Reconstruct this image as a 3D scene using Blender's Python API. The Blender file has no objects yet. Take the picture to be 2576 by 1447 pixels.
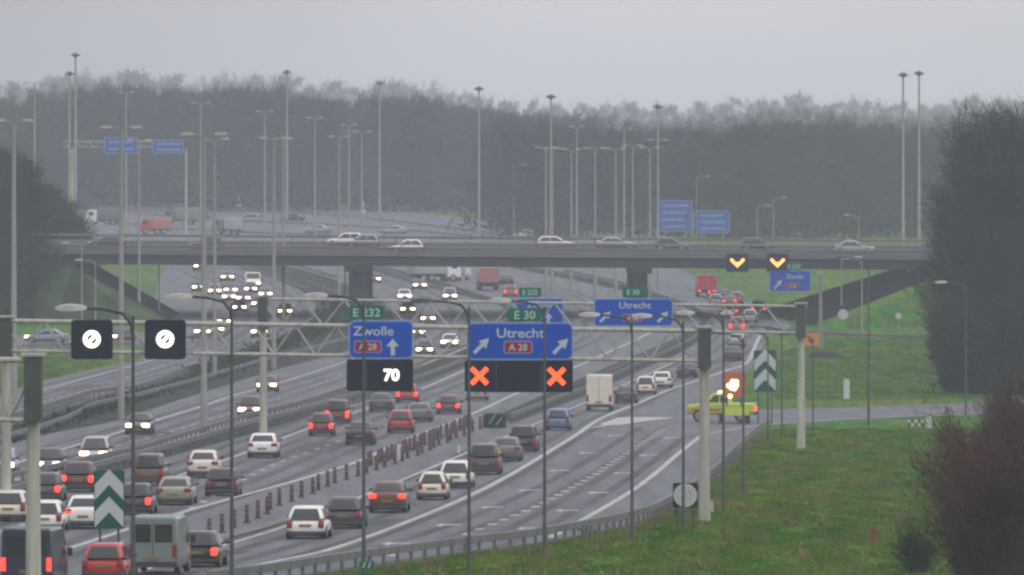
import bpy, bmesh, math, random
import numpy as np
from mathutils import Vector, Matrix

scene = bpy.context.scene
R = math.radians

# ---------------------------------------------------------------- camera, sky, sun, exposure
F = 27000.0            # focal length in pixels of a 2576 x 1447 picture
CX, HY, ZC = 1288.0, 400.0, 22.0
cam = bpy.data.cameras.new('camera')
camo = bpy.data.objects.new('camera', cam)
scene.collection.objects.link(camo)
camo.location = (0, 0, ZC)
camo.rotation_euler = (R(90), 0, 0)
cam.sensor_width = 36.0
cam.lens = F / 2576.0 * 36.0
cam.shift_y = -(723.5 - HY) / 2576.0
cam.clip_start = 1.0
cam.clip_end = 12000.0
scene.camera = camo

world = bpy.data.worlds.new('World')
scene.world = world
world.use_nodes = True
nt = world.node_tree
for n in list(nt.nodes):
    nt.nodes.remove(n)
w_out = nt.nodes.new('ShaderNodeOutputWorld')
w_bg = nt.nodes.new('ShaderNodeBackground')
sky = nt.nodes.new('ShaderNodeTexSky')
sky.sky_type = 'NISHITA'
sky.sun_disc = False
sky.sun_elevation = R(32)
sky.sun_rotation = R(150)
sky.dust_density = 4.0
hs = nt.nodes.new('ShaderNodeHueSaturation')
hs.inputs['Saturation'].default_value = 0.12
mixs = nt.nodes.new('ShaderNodeMixRGB')
mixs.inputs['Fac'].default_value = 0.92       # cloud cover over the clear sky
tc = nt.nodes.new('ShaderNodeTexCoord')
mp = nt.nodes.new('ShaderNodeMapping')
mp.inputs['Scale'].default_value = (16.0, 16.0, 60.0)
ns = nt.nodes.new('ShaderNodeTexNoise')
ns.inputs['Scale'].default_value = 1.0
ns.inputs['Detail'].default_value = 3.0
ramp = nt.nodes.new('ShaderNodeValToRGB')
ramp.color_ramp.elements[0].position = 0.3
ramp.color_ramp.elements[0].color = (5.2, 5.1, 5.35, 1)
ramp.color_ramp.elements[1].position = 0.7
ramp.color_ramp.elements[1].color = (6.05, 5.95, 6.25, 1)
nt.links.new(tc.outputs['Generated'], mp.inputs['Vector'])
nt.links.new(mp.outputs['Vector'], ns.inputs['Vector'])
nt.links.new(ns.outputs['Fac'], ramp.inputs['Fac'])
nt.links.new(sky.outputs['Color'], hs.inputs['Color'])
nt.links.new(hs.outputs['Color'], mixs.inputs['Color1'])
sep = nt.nodes.new('ShaderNodeSeparateXYZ')          # the cloud is thicker towards the left
mr = nt.nodes.new('ShaderNodeMapRange')
mr.inputs['From Min'].default_value = -0.05
mr.inputs['From Max'].default_value = 0.0
mr.inputs['To Min'].default_value = 0.7
mr.inputs['To Max'].default_value = 1.0
mul = nt.nodes.new('ShaderNodeMixRGB')
mul.blend_type = 'MULTIPLY'
mul.inputs['Fac'].default_value = 1.0
nt.links.new(tc.outputs['Generated'], sep.inputs['Vector'])
nt.links.new(sep.outputs['X'], mr.inputs['Value'])
nt.links.new(ramp.outputs['Color'], mul.inputs['Color1'])
nt.links.new(mr.outputs['Result'], mul.inputs['Color2'])
mz = nt.nodes.new('ShaderNodeMapRange')              # an overcast sky is brighter overhead than at the horizon
mz.inputs['From Min'].default_value = 0.0
mz.inputs['From Max'].default_value = 1.0
mz.inputs['To Min'].default_value = 1.0
mz.inputs['To Max'].default_value = 2.4
mulz = nt.nodes.new('ShaderNodeMixRGB')
mulz.blend_type = 'MULTIPLY'
mulz.inputs['Fac'].default_value = 1.0
nt.links.new(sep.outputs['Z'], mz.inputs['Value'])
nt.links.new(mul.outputs['Color'], mulz.inputs['Color1'])
nt.links.new(mz.outputs['Result'], mulz.inputs['Color2'])
nt.links.new(mulz.outputs['Color'], mixs.inputs['Color2'])
nt.links.new(mixs.outputs['Color'], w_bg.inputs['Color'])
w_bg.inputs['Strength'].default_value = 0.127
nt.links.new(w_bg.outputs['Background'], w_out.inputs['Surface'])

sun = bpy.data.lights.new('sun', 'SUN')
sun.energy = 0.5
sun.angle = R(25)
sun.color = (1.0, 0.96, 0.9)
suno = bpy.data.objects.new('sun', sun)
scene.collection.objects.link(suno)
suno.rotation_euler = (R(90 - 32), 0, R(180 - 150))
suno.location = (0, 0, 80)

scene.view_settings.view_transform = 'Standard'
scene.view_settings.look = 'None'
scene.view_settings.exposure = 0.0
scene.view_settings.gamma = 1.0
scene.view_settings.use_curve_mapping = False
scene.cycles.filter_width = 2.5               # the soft lens and small sensor of a road camera
scene.cycles.volume_bounces = 1
scene.cycles.max_bounces = 6
scene.cycles.transparent_max_bounces = 8

# ---------------------------------------------------------------- the lie of the land
def h_at(d):
    """metres the road lies below the camera at distance d"""
    a = 13.4 + 190.0 * d / F
    b = 28.0 - 214.0 * d / F
    k = 0.35
    m = -k * np.logaddexp(-np.asarray(a) / k, -np.asarray(b) / k)
    return np.where(np.asarray(d) > 2700, 28.0 - 214.0 * 2700 / F, m) if not np.isscalar(d) else \
        float(28.0 - 214.0 * 2700 / F if d > 2700 else m)

_D = np.linspace(150, 3300, 40000)
_Y = HY + F * h_at(_D) / _D

def d_of(y):
    return float(np.interp(-y, -_Y, _D))

def gz(d):
    return ZC - h_at(float(d))

def P(x, y, up=0.0):
    d = d_of(y)
    return Vector(((x - CX) * d / F, d, gz(d) + up))

def S(y):
    return F / d_of(y)

def at(x, y, d):
    """the point at distance d seen at picture position x, y"""
    return Vector(((x - CX) * d / F, d, ZC - (y - HY) * d / F))

def spline(pts, step=4):
    pts = [np.array(p, float) for p in pts]
    out = []
    for i in range(len(pts) - 1):
        p0 = pts[max(i - 1, 0)]; p1 = pts[i]; p2 = pts[i + 1]; p3 = pts[min(i + 2, len(pts) - 1)]
        for k in range(step):
            t = k / step
            out.append(0.5 * (2 * p1 + (p2 - p0) * t + (2 * p0 - 5 * p1 + 4 * p2 - p3) * t * t
                              + (3 * p1 - p0 - 3 * p2 + p3) * t ** 3))
    out.append(pts[-1])
    return out

def gpath(pts, step=4, up=0.0):
    return [P(p[0], p[1], up) for p in spline(pts, step)]

def resample(path, gap, start=0.0):
    """points and tangents every gap metres along a path"""
    out = []
    run, nxt = 0.0, start
    for a, b in zip(path[:-1], path[1:]):
        seg = (b - a).length
        while seg > 0 and nxt <= run + seg:
            t = (nxt - run) / seg
            out.append((a.lerp(b, t), (b - a).normalized()))
            nxt += gap
        run += seg
    return out

# ---------------------------------------------------------------- materials
MATS = {}
def mat(name, col, rough=0.6, var=0.12, scale=(1, 1, 1), metal=0.0, col2=None, emit=None, estr=0.0, spec=0.5, bump=0.0, detail=4.0, coat=0.0, obj_var=0.0):
    if name in MATS:
        return MATS[name]
    m = bpy.data.materials.new(name)
    m.use_nodes = True
    t = m.node_tree
    b = t.nodes['Principled BSDF']
    b.inputs['Roughness'].default_value = rough
    b.inputs['Metallic'].default_value = metal
    b.inputs['Specular IOR Level'].default_value = spec
    if coat:
        b.inputs['Coat Weight'].default_value = coat
        b.inputs['Coat Roughness'].default_value = 0.08
    c1 = tuple(max(0.0, c * (1 - var)) for c in col) + (1,)
    c2 = tuple(min(1.0, c * (1 + var)) for c in (col2 or col)) + (1,)
    tcn = t.nodes.new('ShaderNodeTexCoord')
    mpn = t.nodes.new('ShaderNodeMapping')
    mpn.inputs['Scale'].default_value = scale
    nz = t.nodes.new('ShaderNodeTexNoise')
    nz.inputs['Scale'].default_value = 1.0
    nz.inputs['Detail'].default_value = detail
    cr = t.nodes.new('ShaderNodeValToRGB')
    cr.color_ramp.elements[0].position = 0.33
    cr.color_ramp.elements[0].color = c1
    cr.color_ramp.elements[1].position = 0.67
    cr.color_ramp.elements[1].color = c2
    t.links.new(tcn.outputs['Object'], mpn.inputs['Vector'])
    t.links.new(mpn.outputs['Vector'], nz.inputs['Vector'])
    t.links.new(nz.outputs['Fac'], cr.inputs['Fac'])
    t.links.new(cr.outputs['Color'], b.inputs['Base Color'])
    if bump:
        bn = t.nodes.new('ShaderNodeBump')
        bn.inputs['Strength'].default_value = bump
        bn.inputs['Distance'].default_value = 0.05
        t.links.new(nz.outputs['Fac'], bn.inputs['Height'])
        t.links.new(bn.outputs['Normal'], b.inputs['Normal'])
    if emit:
        b.inputs['Emission Color'].default_value = tuple(emit) + (1,)
        b.inputs['Emission Strength'].default_value = estr
    MATS[name] = m
    return m

def paint(name, col):
    return mat('paint_' + name, col, 0.32, 0.05, (2, 2, 2), spec=0.5, coat=0.35)

M_asphalt = mat('asphalt', (0.062, 0.065, 0.08), 0.6, 0.14, (0.9, 0.035, 1), col2=(0.094, 0.098, 0.116), spec=0.22, detail=6)
M_asphalt_far = M_asphalt
M_patch = mat('asphalt_patch', (0.052, 0.052, 0.058), 0.75, 0.1, (1.2, 0.06, 1), spec=0.2)
M_line = mat('road_paint', (0.36, 0.36, 0.34), 0.6, 0.2, (1.5, 0.3, 1), spec=0.3)
M_soil = mat('median_ground', (0.016, 0.019, 0.018), 0.95, 0.2, (0.9, 0.12, 1), col2=(0.036, 0.042, 0.03), spec=0.1)
M_metal = mat('galvanised', (0.13, 0.137, 0.137), 0.55, 0.2, (1, 1, 1), metal=0.2)
M_post = mat('cream_painted_steel', (0.33, 0.33, 0.285), 0.55, 0.22, (3.0, 3.0, 0.35))
M_pole = mat('pale_mast_steel', (0.21, 0.217, 0.2), 0.55, 0.1, (0.6, 0.6, 0.25))
M_darkpole = mat('weathered_dark_steel', (0.045, 0.05, 0.056), 0.6, 0.2, (2, 2, 0.5))
M_darkbox = mat('dark_steel_box', (0.045, 0.05, 0.05), 0.6, 0.2, (1, 1, 1))
M_lamp = mat('lamp_housing', (0.33, 0.33, 0.31), 0.45, 0.08, (2, 2, 2))
M_lampdark = mat('lamp_housing_dark', (0.07, 0.07, 0.075), 0.5, 0.1, (2, 2, 2))
M_blue = mat('sign_blue', (0.0, 0.06, 0.42), 0.4, 0.06, (0.6, 0.6, 0.6), spec=0.1)
M_farblue = mat('sign_blue_far', (0.005, 0.07, 0.34), 0.4, 0.06, (0.6, 0.6, 0.6))
M_green = mat('sign_green', (0.004, 0.14, 0.08), 0.4, 0.06, (0.6, 0.6, 0.6), spec=0.1)
M_cgreen = mat('chevron_green', (0.003, 0.075, 0.06), 0.4, 0.06, (0.6, 0.6, 0.6), spec=0.1)
M_red = mat('badge_red', (0.27, 0.006, 0.02), 0.4, 0.06, (0.6, 0.6, 0.6), spec=0.1)
M_white = mat('sign_white', (0.45, 0.47, 0.47), 0.4, 0.05, (0.6, 0.6, 0.6))
M_palesign = mat('sign_letter_white', (0.42, 0.47, 0.55), 0.4, 0.05, (0.6, 0.6, 0.6))
M_edge = mat('sign_edge', (0.19, 0.28, 0.5), 0.4, 0.05, (0.6, 0.6, 0.6))
M_panel = mat('matrix_black', (0.004, 0.006, 0.022), 0.6, 0.1, (1, 1, 1), spec=0.1)
M_back = mat('sign_back', (0.22, 0.23, 0.23), 0.5, 0.1, (1, 1, 1))
M_ledw = mat('led_white', (0.8, 0.8, 0.8), 0.4, 0, (1, 1, 1), emit=(1.0, 0.9, 0.86), estr=1.6)
M_ledr = mat('led_red', (0.6, 0.05, 0.02), 0.4, 0, (1, 1, 1), emit=(1.0, 0.1, 0.018), estr=1.7)
M_ledy = mat('led_amber', (0.8, 0.5, 0.1), 0.4, 0, (1, 1, 1), emit=(1.0, 0.52, 0.13), estr=1.35)
M_ledo = mat('led_orange', (0.8, 0.4, 0.1), 0.4, 0, (1, 1, 1), emit=(1.0, 0.55, 0.26), estr=4.5)
M_glass = mat('car_glass', (0.018, 0.02, 0.024), 0.12, 0.1, (1, 1, 1), spec=0.6)
M_tyre = mat('tyre_rubber', (0.012, 0.012, 0.013), 0.85, 0.1, (3, 3, 3))
M_rim = mat('alloy_rim', (0.32, 0.32, 0.33), 0.4, 0.1, (3, 3, 3), metal=0.6)
M_trim = mat('black_plastic', (0.02, 0.02, 0.022), 0.6, 0.1, (3, 3, 3))
M_plate = mat('yellow_plate', (0.2, 0.15, 0.05), 0.5, 0.05, (3, 3, 3))
M_tail = mat('tail_lens', (0.22, 0.012, 0.012), 0.25, 0.05, (3, 3, 3))
M_taillit = mat('tail_lens_lit', (0.5, 0.02, 0.02), 0.25, 0.0, (3, 3, 3), emit=(1.0, 0.045, 0.025), estr=2.4)
M_head = mat('head_lens', (0.5, 0.5, 0.52), 0.15, 0.05, (3, 3, 3))
M_headlit = mat('head_lens_lit', (0.9, 0.85, 0.8), 0.2, 0.0, (3, 3, 3), emit=(1.0, 0.66, 0.42), estr=9.0)
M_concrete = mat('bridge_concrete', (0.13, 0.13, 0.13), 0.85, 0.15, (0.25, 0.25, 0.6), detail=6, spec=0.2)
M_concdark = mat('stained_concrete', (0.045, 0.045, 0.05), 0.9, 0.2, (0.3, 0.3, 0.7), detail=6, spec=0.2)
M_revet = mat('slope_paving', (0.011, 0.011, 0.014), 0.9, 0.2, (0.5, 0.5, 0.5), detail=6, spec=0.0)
M_redpaint = mat('bollard_red', (0.075, 0.016, 0.02), 0.5, 0.15, (3, 3, 3))
M_rust = mat('rusty_box', (0.16, 0.05, 0.015), 0.8, 0.2, (3, 3, 3))
M_orange = mat('orange_sign', (0.6, 0.22, 0.02), 0.5, 0.06, (1, 1, 1))
M_yellow = paint('fluorescent_yellow', (0.46, 0.54, 0.05))

# ---------------------------------------------------------------- helpers
def link(o):
    scene.collection.objects.link(o)
    return o

class MB:
    """collects shapes, then links them as one mesh object"""
    def __init__(s):
        s.v, s.f, s.m = [], [], []
    def add(s, vs, fs, mi=0):
        n = len(s.v)
        s.v += [tuple(v) for v in vs]
        s.f += [tuple(i + n for i in f) for f in fs]
        s.m += [mi] * len(fs)
    def box(s, c, size, mi=0, rz=0.0, taper=1.0):
        x, y, z = size[0] / 2, size[1] / 2, size[2] / 2
        vs = []
        ca, sa = math.cos(rz), math.sin(rz)
        for dz, k in ((-z, 1.0), (z, taper)):
            for dx, dy in ((-x, -y), (x, -y), (x, y), (-x, y)):
                px, py = dx * k, dy * k
                vs.append((c[0] + px * ca - py * sa, c[1] + px * sa + py * ca, c[2] + dz))
        s.add(vs, [(3, 2, 1, 0), (4, 5, 6, 7), (0, 1, 5, 4), (1, 2, 6, 5), (2, 3, 7, 6), (3, 0, 4, 7)], mi)
    def tube(s, pts, rads, n=8, mi=0):
        pts = [Vector(p) for p in pts]
        if not hasattr(rads, '__len__'):
            rads = [rads] * len(pts)
        rings = []
        for i, p in enumerate(pts):
            t = (pts[min(i + 1, len(pts) - 1)] - pts[max(i - 1, 0)]).normalized()
            a = Vector((0, 1, 0)) if abs(t.y) < 0.9 else Vector((1, 0, 0))
            u = t.cross(a).normalized(); w = t.cross(u).normalized()
            rings.append([p + (u * math.cos(2 * math.pi * k / n) + w * math.sin(2 * math.pi * k / n)) * rads[i] for k in range(n)])
        vs = [q for r in rings for q in r]
        fs = []
        for i in range(len(pts) - 1):
            for k in range(n):
                a, b = i * n + k, i * n + (k + 1) % n
                fs.append((a, b, b + n, a + n))
        fs.append(tuple(range(n)))
        fs.append(tuple(reversed(range((len(pts) - 1) * n, len(pts) * n))))
        s.add(vs, fs, mi)
    def loft(s, rings, mi=0, caps=True, closed=True):
        n = len(rings[0])
        vs = [q for r in rings for q in r]
        fs = []
        for i in range(len(rings) - 1):
            for k in range(n if closed else n - 1):
                a, b = i * n + k, i * n + (k + 1) % n
                fs.append((a, b, b + n, a + n))
        if caps:
            fs.append(tuple(reversed(range(n))))
            fs.append(tuple(range((len(rings) - 1) * n, len(rings) * n)))
        s.add(vs, fs, mi)
    def plate(s, pts2, y0, y1, mi=0):
        """a flat outline in x, z given thickness from y0 (front) to y1"""
        n = len(pts2)
        vs = [(p[0], y0, p[1]) for p in pts2] + [(p[0], y1, p[1]) for p in pts2]
        fs = [tuple(range(n)), tuple(reversed(range(n, 2 * n)))]
        for k in range(n):
            fs.append((k, k + n, (k + 1) % n + n, (k + 1) % n))
        s.add(vs, fs, mi)
    def disc(s, c, r, axis='y', t=0.02, n=20, mi=0):
        pts = [(c[0] + r * math.cos(2 * math.pi * k / n), c[2] + r * math.sin(2 * math.pi * k / n)) for k in range(n)]
        s.plate(pts, c[1] - t / 2, c[1] + t / 2, mi)
    def mesh(s, name, mats, smooth=None, recalc=True):
        me = bpy.data.meshes.new(name)
        me.from_pydata(s.v, [], s.f)
        for m in (mats if isinstance(mats, (list, tuple)) else [mats]):
            me.materials.append(m)
        me.polygons.foreach_set('material_index', s.m)
        if recalc:
            bm = bmesh.new(); bm.from_mesh(me)
            bmesh.ops.recalc_face_normals(bm, faces=bm.faces)
            bm.to_mesh(me); bm.free()
        if smooth is not None:
            me.polygons.foreach_set('use_smooth', [True] * len(me.polygons))
            me.set_sharp_from_angle(angle=R(smooth))
        me.update()
        return me
    def build(s, name, mats, parent=None, loc=(0, 0, 0), smooth=None, recalc=True):
        o = bpy.data.objects.new(name, s.mesh(name, mats, smooth, recalc))
        o.location = loc
        if parent:
            o.parent = parent
        return link(o)

def put(name, me, parent=None, loc=(0, 0, 0), rz=0.0):
    o = bpy.data.objects.new(name, me)
    o.location = loc
    o.rotation_euler = (0, 0, rz)
    if parent:
        o.parent = parent
    return link(o)

def tag(o, label, cat, group=None, kind=None):
    o['label'] = label
    o['category'] = cat
    if group:
        o['group'] = group
    if kind:
        o['kind'] = kind
    return o

def thing(name, label, cat, loc=(0, 0, 0), rz=0.0, group=None):
    o = bpy.data.objects.new(name, None)
    o.empty_display_size = 0.3
    o.location = loc
    o.rotation_euler = (0, 0, rz)
    return tag(link(o), label, cat, group)

def children(o):
    return [c for c in bpy.data.objects if c.parent == o]

def rrect(x0, z0, x1, z1, r, n=4):
    out = []
    for cx_, cz_, a0 in ((x1 - r, z1 - r, 0), (x0 + r, z1 - r, 90), (x0 + r, z0 + r, 180), (x1 - r, z0 + r, 270)):
        for k in range(n + 1):
            a = R(a0 + 90 * k / n)
            out.append((cx_ + r * math.cos(a), cz_ + r * math.sin(a)))
    return out

def text_mesh(body, height, mats, squeeze=1.0, bold=0.0):
    """lettering as a flat mesh in x, z, centred on its own middle, cap height as given"""
    cu = bpy.data.curves.new('lettering', 'FONT')
    cu.body = body
    cu.size = height / 0.7
    cu.offset = bold
    cu.extrude = 0.006
    cu.resolution_u = 3
    ob = bpy.data.objects.new('lettering', cu)
    scene.collection.objects.link(ob)
    dg = bpy.context.evaluated_depsgraph_get()
    me = bpy.data.meshes.new_from_object(ob.evaluated_get(dg))
    bpy.data.objects.remove(ob)
    bpy.data.curves.remove(cu)
    co = np.array([v.co[:] for v in me.vertices])
    mid = (co.max(0) + co.min(0)) / 2
    for v in me.vertices:
        x, y, z = v.co
        v.co = ((x - mid[0]) * squeeze, z, y - mid[1])
    bm = bmesh.new(); bm.from_mesh(me)
    bmesh.ops.recalc_face_normals(bm, faces=bm.faces)
    bm.to_mesh(me); bm.free()
    me.materials.clear()
    me.materials.append(mats)
    return me

def arrow2(cx_, cz_, length, width, ang):
    """outline of a straight sign arrow pointing up, turned by ang"""
    hw, sw, hl = width / 2, width * 0.16, length * 0.45
    pts = [(-sw, -length / 2), (sw, -length / 2), (sw, length / 2 - hl), (hw, length / 2 - hl * 1.05), (0, length / 2),
           (-hw, length / 2 - hl * 1.05), (-sw, length / 2 - hl)]
    a = R(ang)
    return [(cx_ + x * math.cos(a) - z * math.sin(a), cz_ + x * math.sin(a) + z * math.cos(a)) for x, z in pts]

# ---------------------------------------------------------------- ground
def ground():
    ys = np.concatenate([np.arange(-60, 300, 30), np.arange(300, 1500, 8), np.arange(1500, 2760, 30), np.arange(2760, 6201, 120)])
    xs = np.concatenate([np.linspace(-700, -120, 12), np.linspace(-110, 110, 90), np.linspace(120, 700, 12)])
    rng = np.random.RandomState(3)
    X, Y = np.meshgrid(xs, ys)
    Z = ZC - h_at(np.maximum(Y, 60.0)) - 0.02
    v = np.stack([X, Y, Z], -1).reshape(-1, 3)
    nx = len(xs)
    f = []
    for j in range(len(ys) - 1):
        for i in range(nx - 1):
            a = j * nx + i
            f.append((a, a + 1, a + 1 + nx, a + nx))
    me = bpy.data.meshes.new('ground')
    me.from_pydata(v.tolist(), [], f)
    m = bpy.data.materials.new('grass_ground')
    m.use_nodes = True
    t = m.node_tree
    b = t.nodes['Principled BSDF']
    b.inputs['Roughness'].default_value = 0.95
    b.inputs['Specular IOR Level'].default_value = 0.08
    tcn = t.nodes.new('ShaderNodeTexCoord')
    def nz(scale, detail):
        mpn = t.nodes.new('ShaderNodeMapping'); mpn.inputs['Scale'].default_value = scale
        n = t.nodes.new('ShaderNodeTexNoise'); n.inputs['Scale'].default_value = 1.0; n.inputs['Detail'].default_value = detail
        t.links.new(tcn.outputs['Object'], mpn.inputs['Vector']); t.links.new(mpn.outputs['Vector'], n.inputs['Vector'])
        return n
    n1, n2 = nz((0.2, 0.03, 1), 5), nz((1.3, 0.14, 1), 6)
    r1 = t.nodes.new('ShaderNodeValToRGB')
    e = r1.color_ramp.elements
    e[0].position = 0.36; e[0].color = (0.03, 0.14, 0.008, 1)
    e[1].position = 0.64; e[1].color = (0.1, 0.155, 0.018, 1)
    r2 = t.nodes.new('ShaderNodeValToRGB')
    e = r2.color_ramp.elements
    e[0].position = 0.32; e[0].color = (0.45, 0.45, 0.45, 1)
    e[1].position = 0.7; e[1].color = (1.25, 1.25, 1.25, 1)
    mx = t.nodes.new('ShaderNodeMixRGB'); mx.blend_type = 'MULTIPLY'; mx.inputs['Fac'].default_value = 1.0
    t.links.new(n1.outputs['Fac'], r1.inputs['Fac']); t.links.new(n2.outputs['Fac'], r2.inputs['Fac'])
    t.links.new(r1.outputs['Color'], mx.inputs['Color1']); t.links.new(r2.outputs['Color'], mx.inputs['Color2'])
    t.links.new(mx.outputs['Color'], b.inputs['Base Color'])
    MATS['grass_ground'] = m
    me.materials.append(m)
    o = link(bpy.data.objects.new('ground', me))
    o['kind'] = 'structure'
ground()
M_grassg = MATS['grass_ground']

def strip(name, left, right, m, up, y_step=6.0, kind='structure', build=True):
    """a sheet on the ground between two edge lines given in picture positions, as they run away"""
    L = sorted(spline(left, 4), key=lambda p: p[1]); Rr = sorted(spline(right, 4), key=lambda p: p[1])
    ly = [p[1] for p in L]; ry = [p[1] for p in Rr]
    y0, y1 = max(ly[0], ry[0]), min(ly[-1], ry[-1])
    n = max(2, int((y1 - y0) / y_step))
    rows = np.linspace(y0, y1, n + 1)
    vs, fs = [], []
    for y in rows:
        a = np.interp(y, ly, [p[0] for p in L]); b = np.interp(y, ry, [p[0] for p in Rr])
        k = 5
        for q in range(k):
            vs.append(P(a + (b - a) * q / (k - 1), y, up))
    for i in range(n):
        for q in range(4):
            c = i * 5 + q
            fs.append((c, c + 5, c + 6, c + 1))
    mb = MB(); mb.add(vs, fs)
    if not build:
        return mb
    o = mb.build(name, m)
    o['kind'] = kind
    return o

def ribbon(mb, path, width, mi=0):
    vs = []
    for i, p in enumerate(path):
        t = path[min(i + 1, len(path) - 1)] - path[max(i - 1, 0)]
        nrm = Vector((t.y, -t.x, 0)).normalized() * width / 2
        vs += [p - nrm, p + nrm]
    mb.add(vs, [(2 * i, 2 * i + 1, 2 * i + 3, 2 * i + 2) for i in range(len(path) - 1)], mi)

road_left = [(-900, 1520), (-500, 1160), (-120, 1015), (109, 959), (215, 934), (340, 908), (425, 880), (440, 845), (405, 800), (392, 750), (398, 700), (420, 672), (405, 640), (360, 610)]
road_right = [(330, 1520), (600, 1474), (859, 1431), (1176, 1387), (1359, 1364), (1593, 1317), (1693, 1274), (1790, 1204), (1850, 1140), (1890, 1098), (1905, 1070),
              (1885, 1040), (1840, 1010), (1822, 985), (1850, 955), (1895, 922), (1916, 880), (1935, 845), (1990, 826), (1960, 800), (1905, 770), (1830, 735), (1760, 700), (1700, 675), (1600, 640), (1480, 610)]
strip('road', road_left, road_right, M_asphalt, 0.0)
strip('slip_road', [(1700, 1100), (1800, 1046), (1934, 1031)], [(1700, 1130), (1800, 1090), (1934, 1072)], M_asphalt, 0.004)
mb = MB()
top = [(1830, 1034), (1934, 1031), (2200, 1023), (2427, 1014), (2640, 1004)]
bot = [(1830, 1082), (1934, 1071), (2200, 1054), (2427, 1044), (2640, 1034)]
vs = []
for a, b in zip(spline(top), spline(bot)):
    vs += [P(a[0], a[1], 0.008), P(b[0], b[1], 0.008)]
mb.add(vs, [(2 * i, 2 * i + 1, 2 * i + 3, 2 * i + 2) for i in range(len(vs) // 2 - 1)])
mb.build('side_road', M_asphalt)['kind'] = 'structure'
mb = MB(); vs = []
for a, b in zip(spline([(-200, 848), (60, 845), (200, 842), (330, 838), (450, 826)]), spline([(-200, 880), (60, 876), (200, 872), (330, 868), (470, 868)])):
    vs += [P(a[0], a[1], 0.008), P(b[0], b[1], 0.008)]
mb.add(vs, [(2 * i, 2 * i + 1, 2 * i + 3, 2 * i + 2) for i in range(len(vs) // 2 - 1)])
mb.build('loop_road', M_asphalt)['kind'] = 'structure'
# the other motorway beyond the bridge, curving off to the left
mb = MB(); vs = []
for a, b in zip(spline([(60, 470), (190, 478), (333, 496), (467, 512), (667, 528), (858, 528), (952, 530), (1092, 540), (1260, 560), (1500, 584), (1700, 588)]),
                spline([(60, 590), (190, 600), (333, 606), (467, 608), (667, 612), (858, 612), (952, 613), (1092, 615), (1260, 618), (1500, 620), (1700, 622)])):
    vs += [P(a[0], a[1], 0.05), P(b[0], b[1], 0.05)]
mb.add(vs, [(2 * i, 2 * i + 1, 2 * i + 3, 2 * i + 2) for i in range(len(vs) // 2 - 1)])
mb.build('far_road', M_asphalt)['kind'] = 'structure'

M1L = [(-300, 1130), (109, 1033), (215, 1003), (346, 978), (468, 938), (549, 911), (640, 880), (730, 845), (785, 810), (795, 775), (765, 735), (720, 712), (655, 690), (590, 668), (520, 645)]
M1R = [(-300, 1190), (-100, 1148), (105, 1095), (268, 1064), (346, 1040), (509, 988), (643, 946), (730, 921), (862, 886), (960, 845), (990, 812), (980, 780), (945, 748), (905, 728), (840, 704), (740, 675), (640, 648)]
M2L = [(-300, 1310), (-50, 1232), (109, 1200), (299, 1160), (424, 1125), (618, 1064), (762, 1026), (874, 990), (1037, 932), (1159, 884), (1240, 848), (1285, 812), (1280, 785), (1235, 760), (1170, 746), (1118, 734), (1031, 708), (958, 687), (890, 668), (830, 650)]
M2R = [(-300, 1365), (-60, 1290), (109, 1238), (330, 1176), (471, 1136), (612, 1098), (768, 1052), (917, 1008), (1062, 965), (1169, 922), (1260, 880), (1312, 842), (1322, 805), (1300, 778), (1255, 756), (1190, 735), (1100, 705), (1010, 682), (930, 662)]
M3L = [(1262, 1061), (1375, 1006), (1469, 963), (1600, 906), (1700, 862), (1758, 822), (1750, 790), (1700, 766), (1610, 742), (1500, 717), (1400, 697), (1300, 677), (1200, 657)]
M3R = [(1280, 1068), (1400, 1022), (1490, 988), (1600, 936), (1720, 882), (1788, 832), (1785, 795), (1725, 762), (1650, 738), (1550, 712), (1450, 692), (1350, 672), (1260, 655)]
strip('median_strip', M1L, M1R, M_soil, 0.008)
strip('median_strip', M2L, M2R, M_soil, 0.008)
strip('median_strip', M3L, M3R, M_soil, 0.008)
strip('traffic_island', [(420, 1392), (541, 1352), (694, 1312), (760, 1290)], [(440, 1402), (560, 1362), (705, 1320), (775, 1296)], mat('island_paving', (0.13, 0.13, 0.11), 0.9, 0.2, (1, 0.2, 1)), 0.06)

# road markings: one object, painted on the road
mk = MB()
UP = 0.016
def line(pts, w, up=UP):
    ribbon(mk, gpath(pts, 6, up), w)
def dashes(pts, w, dash, gap, start=0.0):
    pth = gpath(pts, 8, UP)
    for p, t in resample(pth, dash + gap, start):
        ribbon(mk, [p, p + t * dash], w)
C_left = [(-120, 1375), (109, 1305), (330, 1236), (580, 1153), (768, 1081), (917, 1030), (1062, 978), (1169, 931), (1280, 880), (1350, 835), (1365, 800), (1335, 770)]
C_right = [(100, 1405), (433, 1297), (859, 1176), (1006, 1112), (1191, 1040), (1297, 991), (1420, 936), (1540, 882), (1630, 840), (1665, 806), (1640, 775)]
E_left = [(150, 1500), (430, 1414), (534, 1381), (711, 1327), (850, 1273), (1030, 1200), (1230, 1116), (1380, 1052), (1500, 1000), (1620, 946), (1730, 896)]
E_right = [(400, 1492), (640, 1424), (859, 1374), (1189, 1244), (1422, 1112), (1506, 1056), (1600, 1017), (1684, 981), (1762, 955), (1830, 932), (1878, 914), (1898, 875), (1912, 845)]
F_right = [(1385, 1353), (1589, 1236), (1716, 1134), (1764, 1097)]
line([(-200, 1060), (112, 980), (249, 943), (337, 920), (430, 893)], 0.25)
line([(-200, 1245), (60, 1160), (268, 1098), (393, 1058), (515, 1020), (577, 998), (705, 962), (874, 908), (980, 868)], 0.3)
line([(-200, 1270), (109, 1186), (424, 1112), (618, 1052), (762, 1015), (874, 978), (1037, 926), (1159, 880), (1225, 848)], 0.22)
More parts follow.
